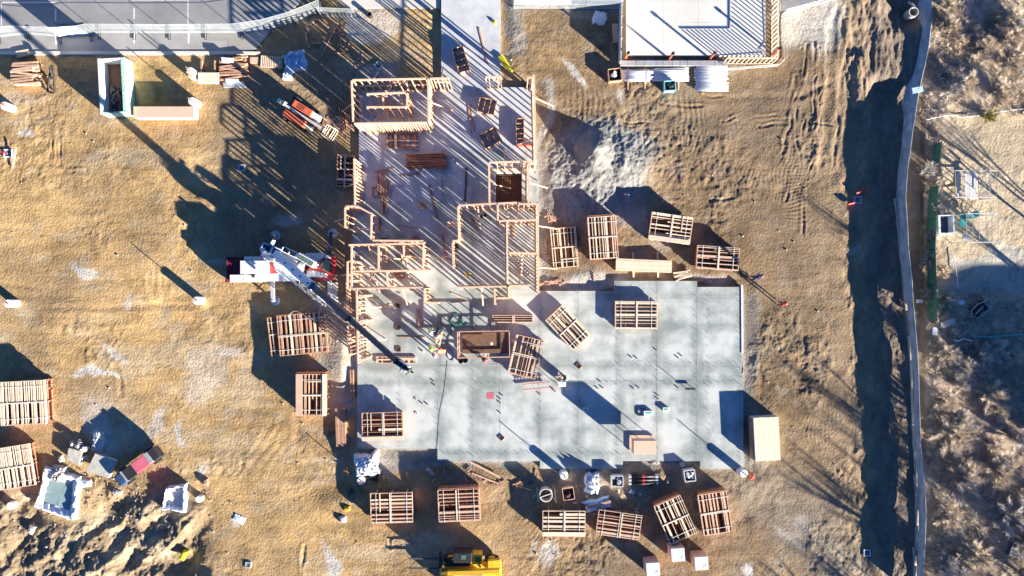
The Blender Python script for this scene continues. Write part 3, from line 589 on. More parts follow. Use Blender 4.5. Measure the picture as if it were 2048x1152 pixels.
# ------------------------------------------------------------ strapped bundles of prefabricated wall panels
def bundle(label, cx, cy, w, d, ang, h, axis, seed, z0=0.0, name='panel_bundle', cat='panel bundle', ply=None, side=None, fill=1.0, wood=None, n=None, group='strapped bundles of wall panels', straps=3, back=0):
    r = random.Random(seed); k = (H-h-z0)/H; x, y = W(cx, cy, h+z0); w *= S*k; d *= S*k
    t = thing(name, label, cat, (x, y, z0), -R(ang), group)
    wd = wood or M['stud']; n = n or max(2, int(h/.15)); th = h/n
    L_, D_ = (w, d) if axis == 'h' else (d, w)      # studs run along L_
    def tr(a, b_, z): return (a, b_, z) if axis == 'h' else (b_, a, z)
    for i in range(n):
        top = i == n-1; zc = th*(i+.5); m0 = MB(); jx = r.uniform(-.05, .05)*(0 if top else 1); jy = r.uniform(-.05, .05)*(0 if top else 1)
        LL = L_*(1 if top else r.uniform(.93, 1.0)); DD = D_*(1 if top else r.uniform(.9, 1.0)); bh = th-.012
        def bd(a0, b0, a1, b1, wd_, m0=m0, zc=zc, bh=bh): m0.bar(tr(a0+jx, b0+jy, zc), tr(a1+jx, b1+jy, zc), wd_, bh)
        # plates across the ends, studs along L_
        bd(-LL/2+.03, -DD/2, -LL/2+.03, DD/2, .05); bd(LL/2-.03, -DD/2, LL/2-.03, DD/2, .05)
        if top:
            bd(-LL/2+.06, -DD/2+.02, LL/2-.06, -DD/2+.02, .045); bd(-LL/2+.06, DD/2-.02, LL/2-.06, DD/2-.02, .045)
            w0 = m0.build('wall_panel', wd, t)
            b0 = -DD/2+.05; j = 0
            skip = r.choice((3, 4, 5))
            while b0 < DD/2-.02:
                ww = r.choice((.04, .05, .07, .12, .18)); m1 = MB(); e0, e1 = -LL/2+.06, LL/2-.06
                if j % skip == skip-1: e0 = r.choice((e0, 0, -LL*.1))
                m1.bar(tr(e0+jx, min(b0, DD/2-.03), zc), tr(e1+jx, min(b0, DD/2-.03), zc), ww, bh*.98)
                s_ = m1.build('stud', wd if r.random() < .8 else M['pale'], w0); b0 += ww+r.uniform(.11, .30)/fill; j += 1
            m1 = MB(); q = r.uniform(-.06, .06)*LL; m1.bar(tr(q, -DD/2+.02, zc+bh*.5+.016), tr(q, DD/2-.02, zc+bh*.5+.016), .09, .03); 
            m1.build('mid_plate', M['pale'], w0)
            if r.random() < .5:
                m1 = MB(); q = r.choice((-1, 1))*LL*r.uniform(.25, .33); b1 = r.uniform(-.2, .1)*DD; m1.bar(tr(q, b1, zc+bh*.5+.017), tr(q, DD/2-.02, zc+bh*.5+.017), .07, .03); m1.build('cripple', M['pale'], w0)
        else:
            b0 = -DD/2+.04
            while b0 < DD/2: 
                ww = r.choice((.045, .06, .09)); bd(-LL/2+.06, b0, LL/2-.06, b0, ww); b0 += ww+r.uniform(.28, .5)
            if r.random() < .5: q = r.uniform(-.3, .3)*LL; bd(q, -DD/2, q, DD/2, .09)
            m0.build('wall_panel', M['red_wood'] if i < n-2 or r.random() < .5 else M['mid_wood'], t)  # lower layers take darker lumber: shade inside the stack put into the colour
    for i in range(straps):
        q = (-.36+.72*i/max(1, straps-1))*L_ if straps > 1 else 0; m1 = MB()
        a, b_ = -D_/2-.03, D_/2+.03; zt = h+.024
        m1.bar(tr(q, a, zt), tr(q, b_, zt), .035, .006); m1.bar(tr(q, a, 0), tr(q, a, zt), .035, .006); m1.bar(tr(q, b_, 0), tr(q, b_, zt), .035, .006)
        m1.build('strap', M['white'], t)
    if ply:   # (offset along D_ fraction 0..1, width fraction, material)
        for (f0, f1, mm, zz) in ply:
            m1 = MB(); a0 = -D_/2+D_*f0; a1 = -D_/2+D_*f1; c_ = (a0+a1)/2
            sz = (L_, a1-a0, .03) if axis == 'h' else (a1-a0, L_, .03); m1.box(tr(0, c_, h+.045+zz), sz); m1.build('cover_board', mm, t)
    if back:
        m1 = MB(); m1.box((0, d/2+.10, h*.5), (w*.96, .05, h*1.05)); m1.build('end_board', M['red_wood'], t)
    return t
bundle('biggest strapped bundle of reddish wall panels beside the left wall under the crane boom', 604, 668, 96, 82, -5, .75, 'v', 1, wood=M['mid_wood'], ply=[])
bundle('narrow strip of wall panels tucked against the biggest bundle on its left', 549, 673, 22, 78, -7, .6, 'v', 2, wood=M['mid_wood'], straps=2)
bundle('tall panel bundle with a pale board down its left side and white right edge', 622, 790, 60, 84, 0, 1.2, 'v', 3, ply=[(0, .22, M['ply'], 0), (.88, 1.0, M['ivory'], 0)], back=1)
bundle('shaded panel bundle standing on the lower left corner of the concrete slab', 765, 853, 83, 56, -1.5, .85, 'h', 4, z0=FZ, wood=M['mid_wood'], ply=[(0, .15, M['pale'], 0)])
bundle('bright bundle of close set panels cut by the left picture edge, upper one', 45, 806, 92, 88, -3, 1.1, 'v', 5, wood=M['pale'], fill=2.2)
bundle('bright bundle of close set panels cut by the left picture edge, lower one', 24, 935, 80, 84, -9, 1.0, 'v', 6, wood=M['pale'], fill=2.2)
bundle('panel bundle beside the white heap, left one of the two below the slab', 783, 1016, 85, 60, -1.5, .95, 'h', 7, wood=M['ply'])
bundle('panel bundle just above the yellow forklift', 918, 1011, 84, 64, -2.5, 1.0, 'h', 8, wood=M['ply'], back=1)
bundle('flat bundle with a wide pale lower board, right of the concrete ring', 1128, 1047, 86, 50, .5, .8, 'h', 9, ply=[(0, .16, M['pale'], 0)], wood=M['pale'])
bundle('slightly tilted bundle directly below the blue white wrapped roll', 1238, 1050, 88, 50, 8, .85, 'h', 10, wood=M['ply'])
bundle('strongly turned bundle with a dark end board, above the carton cubes', 1351, 1040, 58, 84, -24, .95, 'v', 11, back=1, wood=M['pale'])
bundle('rightmost bundle of the row below the slab', 1430, 1027, 58, 83, -9, .85, 'v', 12, back=1, wood=M['stud'])
bundle('low open bundle through which the ground shows, nearest the long right wall', 1129, 495, 51, 80, -5, .3, 'v', 13, wood=M['pale'], n=2, straps=2)
bundle('tall bundle with dark end board between the gravel mound and the plywood stack', 1206, 475, 57, 85, -4, .9, 'v', 14, back=1, wood=M['pale'])
bundle('pale slightly tilted bundle below the gravel mound, uppermost of the right group', 1342, 456, 84, 54, 8, 1.1, 'h', 15, wood=M['pale'], ply=[(0, .14, M['pale'], 0)])
bundle('low reddish bundle at the right end of the right group', 1436, 516, 86, 46, 4, .8, 'h', 16, wood=M['ply'])
bundle('square set bundle alone on the right half of the concrete slab', 1272.5, 630, 85, 55, .5, .5, 'h', 17, z0=FZ, wood=M['pale'])
bundle('diagonal bundle on the slab near the grey concrete seam', 1136, 655, 82, 47, 47, .5, 'h', 18, z0=FZ, wood=M['pale'])
bundle('loose framed bundle leaning towards the red ladder', 1052, 714, 56, 80, 13, .5, 'v', 19, z0=FZ, n=3, fill=.7, wood=M['ply'])
bundle('long thin wall panel bundle above the boxed platform', 1025, 638, 82, 15, 0, .55, 'h', 20, z0=FZ, n=4, straps=1, wood=M['ply'])
bundle('shaded panel bundle outside the left wall with ladder like rungs', 690, 341, 34, 64, 2, .55, 'h', 21, straps=1, wood=M['mid_wood'], n=3, fill=.6)
bundle('single ladder like frame lying below the large framed room', 805, 282, 63, 30, .5, .25, 'v', 22, z0=FZ, n=2, straps=0, wood=M['red_wood'], fill=.5)
bundle('narrow window frame panel lying under the boom tip', 793, 720, 80, 14, 0, .12, 'v', 23, z0=FZ, n=2, straps=0, wood=M['ply'], fill=.6)
# lumber stacks
def lumber(label, cx, cy, w, d, ang, h, seed, z0=0.0, m=None, n=8, axis='h', jit=.06, name='lumber_stack', cat='lumber', gap=.02, layers=2, group=None, skew=0.0):
    r = random.Random(seed); k = (H-h-z0)/H; x, y = W(cx, cy, h+z0); w *= S*k; d *= S*k
    t = thing(name, label, cat, (x, y, z0), -R(ang), group); L_, D_ = (w, d) if axis == 'h' else (d, w)
    def tr(a, b_, z): return (a, b_, z) if axis == 'h' else (b_, a, z)
    bw = D_/n; lh = h/layers
    for l in range(layers):
        for i in range(n):
            b0 = -D_/2+bw*(i+.5); e = r.uniform(-jit, jit)*L_; q = r.uniform(-1, 1)*skew
            m1 = MB(); m1.bar(tr(-L_/2+max(e, 0)*.8, b0-q, lh*(l+.5)+r.uniform(-.01, .01)), tr(L_/2+min(e, 0)*.8, b0+q, lh*(l+.5)+r.uniform(0, .012)), bw-gap, lh-.01); m1.build('board', m or M['stud'], t)
    return t
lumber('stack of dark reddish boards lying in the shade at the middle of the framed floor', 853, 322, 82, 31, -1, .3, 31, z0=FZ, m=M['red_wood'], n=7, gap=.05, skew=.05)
lumber('long pale stack of boards on timber sleepers above the right slab', 1288, 531, 112, 24, 2.5, .5, 32, m=M['pale'], n=5, gap=.004, jit=.01, layers=3)
for i, (px, lb) in enumerate(((1266, 'left timber sleeper under the long pale board stack'), (1315, 'right timber sleeper under the long pale board stack'))):
    a = V(px, 505); b_ = V(px+1, 556); mb = MB(); mb.bar((a.x, a.y, .03), (b_.x, b_.y, .03), .14, .1); tag(mb.build('sleeper', M['pale']), lb, 'timber')
lumber('untidy pile of short pale offcuts right of the long board stack', 1366, 550, 36, 16, -12, .25, 33, m=M['pale'], n=7, jit=.3, skew=.12)
lumber('narrow stack of long boards below the tall bundle at the slab corner', 681, 856, 20, 78, -2, .35, 34, m=M['mid_wood'], n=5, axis='v', jit=.05)
lumber('pair of narrow boards standing by the slab edge under the boom', 704, 768, 10, 56, -1, .2, 35, m=M['mid_wood'], n=2, axis='v', gap=.09)
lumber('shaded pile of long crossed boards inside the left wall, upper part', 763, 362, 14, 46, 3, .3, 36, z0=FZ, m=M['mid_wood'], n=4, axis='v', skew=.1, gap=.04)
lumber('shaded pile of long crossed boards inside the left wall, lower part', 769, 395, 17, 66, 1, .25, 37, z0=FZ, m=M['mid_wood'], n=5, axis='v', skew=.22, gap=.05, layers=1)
lumber('messy lumber heap by the left car park edge', 48, 146, 56, 46, -2, .55, 38, m=M['stud'], n=9, jit=.28, skew=.22, layers=3, gap=.07)
lumber('small bunch of pale boards above the messy lumber heap', 44, 106, 26, 12, -10, .2, 39, m=M['pale'], n=4, jit=.2)
lumber('stack of weathered boards between the white sheet and the wooden pallet', 466, 135, 56, 42, 1, .4, 40, m=M['mid_wood'], n=9, jit=.3, skew=.25, layers=2, gap=.07)
lumber('row of dark timbers lying outside the upper left framed room', 685, 233, 12, 60, -9, .3, 41, m=M['mid_wood'], n=3, axis='v', gap=.12, jit=.15)
lumber('bright scrap boards beside the crane outrigger beam', 696, 580, 8, 66, 3, .25, 42, m=M['stud'], n=3, axis='v', jit=.2, skew=.2)
lumber('small heap of shaded boards left of the boom on the slab', 760, 447, 7, 22, 3, .2, 43, z0=FZ, m=M['mid_wood'], n=3, axis='v', gap=.05)
lumber('wide tan crate long as two people beside the green edged dumpster', 327, 224, 120, 22, 0, .9, 44, m=M['tan_box'], n=3, jit=0, gap=.003, layers=3, name='long_crate', cat='crate')
mb = MB()
# single boards
def board(label, a, b_, w=.10, h=.06, z0=0.0, m=None, lift=0.0, name='loose_board', cat='board', group=None):
    A = V(a[0], a[1], z0+h/2); B = V(b_[0], b_[1], z0+h/2+lift); c = (A+B)/2; mb = MB(); mb.bar(A-c, B-c, w, h)
    o = mb.build(name, m or M['mid_wood']); o.location = c; return tag(o, label, cat, group)
board('long board lying on the upper entrance strip', (958, 56), (976, 128), .14, z0=FZ)
board('board pair member by the tilted window frames, left', (937, 208), (943, 268), .12, z0=FZ)
board('shorter board beside the long one left of the tilted window frames', (941, 212), (949, 262), .10, z0=FZ)
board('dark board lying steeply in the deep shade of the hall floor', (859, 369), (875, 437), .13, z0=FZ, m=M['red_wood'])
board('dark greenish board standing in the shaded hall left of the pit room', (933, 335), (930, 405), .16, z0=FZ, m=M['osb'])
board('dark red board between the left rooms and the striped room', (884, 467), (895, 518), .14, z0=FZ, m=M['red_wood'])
board('pair of thin red boards left of the worker group, left one', (834, 618), (838, 655), .09, z0=FZ, m=M['red_wood'])
board('pair of thin red boards left of the worker group, right one', (839, 617), (843, 656), .09, z0=FZ, m=M['red_wood'])
board('thin red board lying level left of the worker group', (797, 674), (850, 674), .06, z0=FZ, m=M['red_wood'])
board('thin board under the small frames in the shaded hall', (793, 449), (836, 457), .07, z0=FZ)
board('short pale plank in the shade beside the long stack of dark boards', (748, 343), (788, 337), .12, z0=FZ)
board('short plank below the stack of dark boards', (801, 352), (842, 347), .12, z0=FZ)
board('plank lying just inside the room with the ladder of shadows', (1024, 450), (1027, 474), .14, z0=FZ)
board('pale plank forming a wedge below the left rooms, upper', (902, 586), (938, 601), .08, z0=FZ, m=M['pale'])
board('dark plank forming a wedge below the left rooms, lower', (902, 605), (932, 602), .10, z0=FZ)
board('upper pale trim board lying below the slab edge', (940, 924), (999, 954), .13, m=M['stud'], lift=.1)
board('lower pale trim board lying below the slab edge', (944, 946), (1001, 969), .13, m=M['stud'])
board('timber sleeper left of the concrete ring', (1074, 975), (1076, 1003), .1, .1, m=M['pale'])
board('timber sleeper right of the concrete ring', (1109, 974), (1112, 1006), .1, .1, m=M['pale'])
board('grey white edge board along the right side of the slab', (1483, 570), (1484, 706), .14, .25, m=M['concrete_white'])
board('short pale board continuing the right slab edge board', (1486, 728), (1483, 746), .1, .2, m=M['concrete_white'])
board('plank on the dirt beside the low open bundle', (1187, 546), (1189, 562), .12, .1, m=M['stud'])
board('thin stick on the mud above the wooden hexagon, long one', (643, 112), (668, 62), .08, .06, m=M['mid_wood'])
board('stick leaning on the scrap heap by the mesh fence', (667, 62), (676, 45), .10, .08, m=M['mid_wood'], lift=.3)
for i, (a, b_) in enumerate((((611, 50), (618, 66)), ((612, 64), (613, 82)), ((612, 84), (620, 96)), ((623, 86), (642, 86)), ((620, 48), (634, 38)), ((636, 39), (656, 56)), ((646, 82), (652, 88)))):
    board('timber of the loose hexagon laid out on the mud near the mesh fence', a, b_, .17, .1, m=M['mid_wood'], name='form_timber', cat='timber', group='timbers of the loose hexagon')
rr = random.Random(5)
def scatter(label, cx, cy, rx, ry, n, group, m=None, z0=0.0, ln=(6, 22), ang=None):
    for i in range(n):
        x = cx+rr.gauss(0, rx*.5); y = cy+rr.gauss(0, ry*.5); a = rr.uniform(0, math.pi) if ang is None else ang+rr.gauss(0, .25); l = rr.uniform(*ln)/2
        board(label, (x-l*math.cos(a), y-l*math.sin(a)), (x+l*math.cos(a), y+l*math.sin(a)), rr.choice((.06, .1, .14)), .05, z0, m or M['stud'], rr.uniform(0, .08), 'scrap_board', 'scrap wood', group)
scatter('scrap board dropped in the bright heap beside the upper left framed room', 672, 255, 34, 26, 60, 'scrap boards outside the upper left framed room', ang=.7)
scatter('scrap board lying outside the long right wall below the gravel', 1104, 436, 16, 8, 14, 'scrap boards at the top of the long right wall')
scatter('scrap board in the litter between the low open bundle and the slab', 1105, 566, 26, 10, 16, 'scrap boards between low bundle and slab', ang=-.1)
scatter('scrap board lying by the boom and the left outer wall', 695, 612, 12, 32, 26, 'scrap boards by the boom and left wall')
scatter('scrap board near the low open bundle and right wall', 1095, 500, 8, 40, 12, 'scrap boards between right wall and low bundle', ln=(6, 12))
scatter('scrap board outside the striped rooms by the left panel', 660, 505, 5, 5, 3, 'scrap boards outside left rooms')
scatter('scrap timber in the dark heap above the slab beside the mesh fence', 676, 62, 12, 10, 14, 'scrap timber by the mesh fence corner', m=M['mid_wood'])
scatter('scrap timber in the brush below the green screen', 1980, 750, 40, 60, 12, 'grey timbers in the brush', m=M['twig2'], ln=(14, 30))
scatter('short offcut lying on the slab between the open frames', 800, 600, 60, 60, 8, 'offcuts on the slab', z0=FZ, ln=(4, 9))
scatter('scrap board lying on the churned earth just below the slab edge', 1010, 965, 190, 26, 40, 'scrap boards below the slab edge', m=M['mid_wood'], ln=(5, 16))
scatter('pale offcut in the litter among the lower bundles', 1180, 1000, 130, 30, 22, 'offcuts among the lower bundles', m=M['pale'], ln=(3, 9))
scatter('scrap board in the debris around the broken concrete and basins', 200, 975, 110, 45, 34, 'scrap boards around the basins', m=M['mid_wood'], ln=(4, 14))
scatter('scrap board on the dirt along the left slab edge', 690, 850, 14, 90, 22, 'scrap boards along the left slab edge', m=M['mid_wood'], ln=(5, 16), ang=1.4)
scatter('dark timber in the shade between upper left room and car park', 690, 120, 60, 40, 16, 'timbers in the upper shade', m=M['mid_wood'], ln=(8, 22))
# window box frames on the slab
def boxframe(label, cx, cy, w, d, ang, h, n, m=None, z0=FZ):
    k = (H-h)/H; x, y = W(cx, cy, h); w *= S*k; d *= S*k; t = thing('open_crate', label, 'open crate', (x, y, z0), -R(ang), 'open box frames on the slab')
    mm = m or M['mid_wood']
    for q, sz in ((( -w/2, 0), (.05, d, h)), ((w/2, 0), (.05, d, h)), ((0, -d/2), (w-.054, .05, h)), ((0, d/2), (w-.054, .05, h))):
        mb = MB(); mb.box((q[0], q[1], h/2), sz); mb.build('side_board', mm, t)
    for i in range(1, n):
        mb = MB()
        if d > w: mb.box((0, -d/2+d*i/n, h/2), (w-.06, .045, h*.9))
        else: mb.box((-w/2+w*i/n, 0, h/2), (.045, d-.06, h*.9))
        mb.build('divider', mm, t)
boxframe('box frame lying nearest the upper entrance strip', 922, 120, 22, 50, -17, .45, 4)
boxframe('box frame with three cells beside the short upper wall piece', 974, 213, 34, 29, 13, .45, 3)
boxframe('tilted box frame in the middle of the upper right floor', 981, 276, 36, 30, -28, .45, 3)
boxframe('tall ladder like box frame by the orange tube on the right wall', 1040, 263, 15, 50, 0, .45, 5)
boxframe('small open frame on the floor inside the left wall', 757, 384, 22, 20, 0, .15, 2)
boxframe('slender open frame beside the crossed boards', 762, 366, 12, 32, -3, .15, 2)
def part(mb, name, m, t, **kw):
    """a part whose mesh was laid out in world coordinates"""
    o = mb.build(name, m, t, **kw); o.location = -Vector(t.location); return o
def quad(mb, pts, z0, z1, m=0):
    """block whose top the photo shows at pts"""
    mb.prism([W(p[0], p[1], z1) for p in pts], z0, z1, m)
def rq(x0, y0, x1, y1): return [(x0, y0), (x1, y0), (x1, y1), (x0, y1)]
def one(name, mat_, label, cat, fn, group=None, kind=None, **kw):
    mb = MB(); fn(mb); o = mb.build(name, mat_, **kw); return tag(o, label, cat, group, kind)

# ------------------------------------------------------------ mobile crane
x, y = W(560, 538); t = CR = thing('mobile_crane', 'red and white mobile crane with its long boom reaching over the slab', 'crane', (x, y, 0))
mb = MB(); quad(mb, [(455, 516), (666, 513), (666, 562), (455, 564)], .65, 1.05); part(mb, 'chassis', M['darkred'], t)
mb = MB()
for i in range(8): quad(mb, rq(455+i*3.4, 517, 457+i*3.4, 562), 1.05, 1.16)
quad(mb, rq(453, 514, 455, 565), .7, 1.2); quad(mb, rq(455, 524, 480, 525), 1.16, 1.2); part(mb, 'rear_deck', M['darkred'], t)
mb = MB(); quad(mb, rq(480, 521, 534, 547), 1.05, 2.0); part(mb, 'engine_cover', M['white'], t, bevel=.03)
for q in (rq(459, 549, 484, 564), rq(486, 549, 520, 564), rq(488, 513, 527, 520), rq(613, 541, 641, 554), rq(642, 541, 652, 554), rq(611, 506, 648, 521)):
    mb = MB(); quad(mb, q, 1.0, 1.5); part(mb, 'fender', M['white'], t, bevel=.04)
mb = MB(); quad(mb, [(520, 548), (575, 546), (606, 553), (600, 562), (521, 563)], 1.0, 1.35); quad(mb, rq(524, 515, 552, 524), 1.0, 1.5); part(mb, 'side_deck', M['bluegrey'], t)
mb = MB(); quad(mb, rq(535, 524, 560, 546), 1.05, 1.4); part(mb, 'centre_deck', M['red'], t)
mb = MB(); quad(mb, [(650, 512), (668, 512), (668, 551), (655, 548), (630, 541), (613, 540), (624, 531), (640, 520)], 1.0, 1.6); o = part(mb, 'driver_cab', M['red'], t, bevel=.03)
mb = MB(); quad(mb, [(640, 520), (661, 520), (659, 545), (646, 540)], 1.61, 1.8); mb2 = mb.build('windscreen', M['glass'], o)
mb = MB(); quad(mb, rq(651, 511, 660, 517), 1.6, 1.75); mb.build('cab_step', M['white'], o)
mb = MB(); quad(mb, rq(503, 549, 508, 555), 1.5, 1.75); part(mb, 'exhaust', M['black'], t)
for p in ((512, 530), (513, 539)):
    mb = MB(); a = V(p[0], p[1], 2.0); mb.cyl(a, a+Vector((.05, 0, .25)), .12, n=8); part(mb, 'air_filter', M['steel'], t)
for px in (470, 500, 590, 630):
    for py in (519, 560):
        a = V(px, py, 0); mb = MB(); mb.cyl((a.x, a.y-.18, .55), (a.x, a.y+.18, .55), .55, n=18); wz = part(mb, 'wheel', M['rubber'], t)
        mb = MB(); mb.cyl((a.x, a.y-.19, .55), (a.x, a.y+.19, .55), .25, n=12); mb.build('rim', M['grey'], wz)
for (a, b_, pm, mt_) in (((545, 560), (546, 602), (553, 602), 'steel'), ((545, 520), (546, 470), (546, 470), 'darkgrey'), ((659, 556), (660, 592), (666, 585), 'steel'), ((660, 516), (662, 466), (662, 466), 'darkgrey')):  # beams on the shaded side get a darker metal, shade painted in
    A = V(a[0], a[1], .9); B = V(b_[0], b_[1], .7); mb = MB(); mb.bar(A, B, .28, .26); mb.cyl((B.x, B.y, .1), (B.x, B.y, .95), .09, n=8); o = part(mb, 'outrigger', M[mt_], t)
    mb = MB(); mb.cyl((B.x, B.y, .04), (B.x, B.y, .14), .42, n=18); mb.build('outrigger_pad', M['steel'], o)
a = V(666, 585, .06); 
one('ground_mat', M['concrete_pale'], 'pale square mat on the ground under the front crane outrigger', 'mat', lambda mb: mb.box((a.x, a.y, .04), (.75, 1.7, .09)))
# upper works
mb = MB(); c = V(572, 528, 1.5); mb.cyl((c.x, c.y, 1.05), (c.x, c.y, 1.7), .95, n=24); part(mb, 'turntable', M['bluegrey'], t)
mb = MB(); quad(mb, [(552, 505), (606, 538), (598, 552), (546, 520)], 1.7, 2.3); part(mb, 'upper_frame', M['white'], t)
mb = MB()
for q in ([(527, 486), (545, 493), (540, 505), (521, 497)], [(546, 494), (562, 501), (553, 513), (541, 506)]):
    quad(mb, q, 1.7, 2.6)
o = part(mb, 'counterweight', M['navy'], t)  # navy stands for the blue shade lying on the counterweight
mb = MB()
for q in ([(526, 484), (563, 499), (562, 501), (525, 486)], [(519, 497), (555, 514), (554, 516), (519, 499)], [(526, 484), (528, 485), (521, 499), (519, 498)], [(544, 492), (547, 493), (541, 507), (538, 506)], [(545, 479), (550, 481), (544, 494), (538, 491)]):
    quad(mb, q, 2.6, 2.75)
mb.build('counterweight_frame', M['bluegrey'], o)
mb = MB(); a = V(526, 505, 2.2); b_ = V(540, 512, 2.2); mb.cyl(a, b_, .28, n=14); a = V(530, 513, 2.4); b_ = V(548, 520, 2.4); mb.cyl(a, b_, .22, n=12); mb.box(tuple(V(527, 501, 2.5)), (.4, .3, .3), .4); part(mb, 'winch', M['white'], t)
mb = MB(); quad(mb, [(598, 505), (632, 524), (624.5, 536), (590.5, 515.5)], 1.7, 2.9); o = part(mb, 'operator_cab', M['white'], t, bevel=.03)
for q in ([(600, 509), (611, 515), (605, 523), (594, 516)], [(613, 516), (618, 519), (612, 527), (607, 524)], [(620, 520), (628, 525), (622, 533), (615, 529)]):
    mb = MB(); quad(mb, q, 2.9, 2.93); mb.build('roof_window', M['glass'], o)
mb = MB()
for a, b_ in (((567, 493), (595, 506)), ((595, 506), (590, 515)), ((590, 515), (563, 502)), ((563, 502), (567, 493)), ((581, 499), (577, 508))): mb.bar(V(*a, 2.5), V(*b_, 2.5), .06, .06)
part(mb, 'walkway_frame', M['white'], t)
mb = MB(); quad(mb, [(568, 495), (594, 507), (590, 514), (565, 502)], 1.7, 1.9); part(mb, 'walkway', M['navy'], t)
mb = MB(); a = V(598, 531, 2.3); mb.cyl(a, a+Vector((.35, -.15, 0)), .3, n=14); part(mb, 'hose_reel', M['bluegrey'], t)
F = V(553, 508, 2.9); T = V(806, 733, 14.0); Dv = T-F
def bt(ix):
    lo, hi = 0, 1.2
    for _ in range(40):
        m_ = (lo+hi)/2; p = F+Dv*m_; q = 1024+p.x/(S*(H-p.z)/H)
        if q < ix: lo = m_
        else: hi = m_
    return m_
for i, (x0, x1, wd, mt_) in enumerate(((553, 630, .54, 'bluegrey'), (625, 702, .43, 'darkgrey'), (698, 797, .35, 'darkgrey'))):
    mb = MB(); mb.bar(F+Dv*bt(x0), F+Dv*bt(x1), wd, wd*1.15); o = part(mb, 'boom_section', M[mt_], t, bevel=.03)
    mb = MB(); c0 = F+Dv*bt(x1-4); mb.bar(c0, F+Dv*bt(x1), wd+.08, wd*1.15+.08); mb.build('boom_collar', M['navy' if i == 0 else 'black'], o)
    if i == 0:
        mb = MB(); u = Vector((0, 0, .4))
        for k in range(4): p = F+Dv*bt(572+k*15)+u; mb.bar(p, p+Dv.normalized()*.25, .1, .05)
        mb.build('boom_bracket', M['navy'], o)
d_ = Dv.normalized(); sx = d_.cross(Vector((0, 0, 1))).normalized(); up_ = sx.cross(d_); hp = F+Dv*bt(797)
mb = MB(); hv = (V(822, 743, 14.2)-hp)
for s_ in (-1, 1): mb.bar(hp+sx*s_*.17, hp+hv*.75+sx*s_*.17, .05, .34)
mb.bar(hp+sx*.2+hv*.35, hp-sx*.2+hv*.35, .08, .3); o = part(mb, 'boom_head', M['white'], t)
for f in (.15, .5, .8):
    mb = MB(); c = hp+hv*f; mb.cyl(c-sx*.12, c+sx*.12, .2, n=14); mb.build('sheave', M['black'], o)
mb = MB(); mb.bar(hp+hv*.75, hp+hv*1.1-up_*.1, .1, .1); mb.bar(hp+hv*.9+sx*.2, hp+hv*.9-sx*.25, .06, .06); mb.cyl(hp+hv*.1+sx*.1-up_*.3, hp+hv*.1+sx*.45-up_*.4, .04, n=6); mb.cyl(hp+hv*.6+sx*.1-up_*.3, hp+hv*.6+sx*.45-up_*.4, .04, n=6); mb.build('sensor_arm', M['black'], o)
mb = MB(); a = V(590, 545, 2.0); b_ = F+Dv*bt(622); mb.cyl(a, b_-up_*.35, .13, n=10); part(mb, 'lift_cylinder', M['steel'], t)
# lattice jib stowed beside the boom
A = V(556, 530, 2.6); B = V(652, 606, 4.4); dd = (B-A); L0 = dd.length; dn = dd.normalized(); sx2 = dn.cross(Vector((0, 0, 1))).normalized(); mb = MB()
cor = [(-.3, -.3), (.3, -.3), (.3, .3), (-.3, .3)]; up2 = sx2.cross(dn)
n = 11
for a_, b2 in cor: mb.cyl(A+sx2*a_+up2*b2, B+sx2*a_*.8+up2*b2*.8, .035, n=5)
for i in range(n):
    for q in range(4):
        c0, c1 = cor[q], cor[(q+1) % 4]
        if i % 2: c0, c1 = c1, c0
        f0 = i/n; f1 = (i+1)/n; mb.cyl(A+dn*L0*f0+sx2*c0[0]+up2*c0[1], A+dn*L0*f1+sx2*c1[0]+up2*c1[1], .022, n=4)
part(mb, 'lattice_jib', M['steel'], t)
mb = MB(); mb.path([V(565, 522, 3.1), V(580, 534, 3.2), V(600, 552, 3.3), V(625, 571, 3.6)], .05, n=6); part(mb, 'red_hose', M['red'], t)
mb = MB(); mb.path([V(640, 588, 4.3), V(655, 596, 3.6), V(662, 607, 3.0), V(650, 604, 3.6), V(636, 592, 4.0)], .04, n=6); part(mb, 'cable_loop', M['steel'], t)

# ------------------------------------------------------------ yellow forklift
x, y = W(945, 1132); t = thing('telehandler', 'yellow telescopic forklift with black forks at the lower picture edge', 'forklift', (x, y, 0))
mb = MB(); quad(mb, [(888, 1124), (1003, 1124), (1003, 1152), (888, 1152)], .5, 1.1); part(mb, 'chassis', M['yellow'], t, bevel=.04)
mb = MB(); quad(mb, [(975, 1121), (1001, 1119), (1004, 1144), (975, 1144)], 1.1, 1.5); part(mb, 'counterweight', M['yellow'], t, bevel=.05)
mb = MB(); quad(mb, rq(890, 1127, 940, 1133), 1.1, 1.2); part(mb, 'deck_recess', M['black'], t)
mb = MB(); quad(mb, rq(944, 1109, 964, 1129), .7, 1.7); o = part(mb, 'engine_hood', M['yellow'], t, bevel=.02)
mb = MB()
for i in range(6): quad(mb, rq(950+i*2, 1114, 951+i*2, 1127), 1.7, 1.72)
mb.build('grille', M['black'], o)
mb = MB(); quad(mb, rq(906, 1106, 943, 1126), .7, 2.0); o = part(mb, 'cab', M['black'], t, bevel=.04)
mb = MB(); quad(mb, rq(922, 1110, 932, 1119), 2.0, 2.02); mb.build('roof_window', M['glass'], o)
mb = MB(); mb.bar(V(895, 1145, 1.6), V(1000, 1141, 2.0), .36, .4); o = part(mb, 'boom', M['yellow'], t, bevel=.03)
mb = MB(); mb.bar(V(880, 1146, 1.2), V(912, 1145, 1.6), .26, .3); mb.build('inner_boom', M['yellow'], o)
mb = MB(); mb.path([V(945, 1124, 1.75), V(955, 1127, 1.8), V(961, 1134, 1.7)], .09, n=8); part(mb, 'guard_rail', M['yellow'], t)
mb = MB(); quad(mb, rq(908, 1151, 966, 1176), .5, 1.6); part(mb, 'side_box', M['grey'], t)
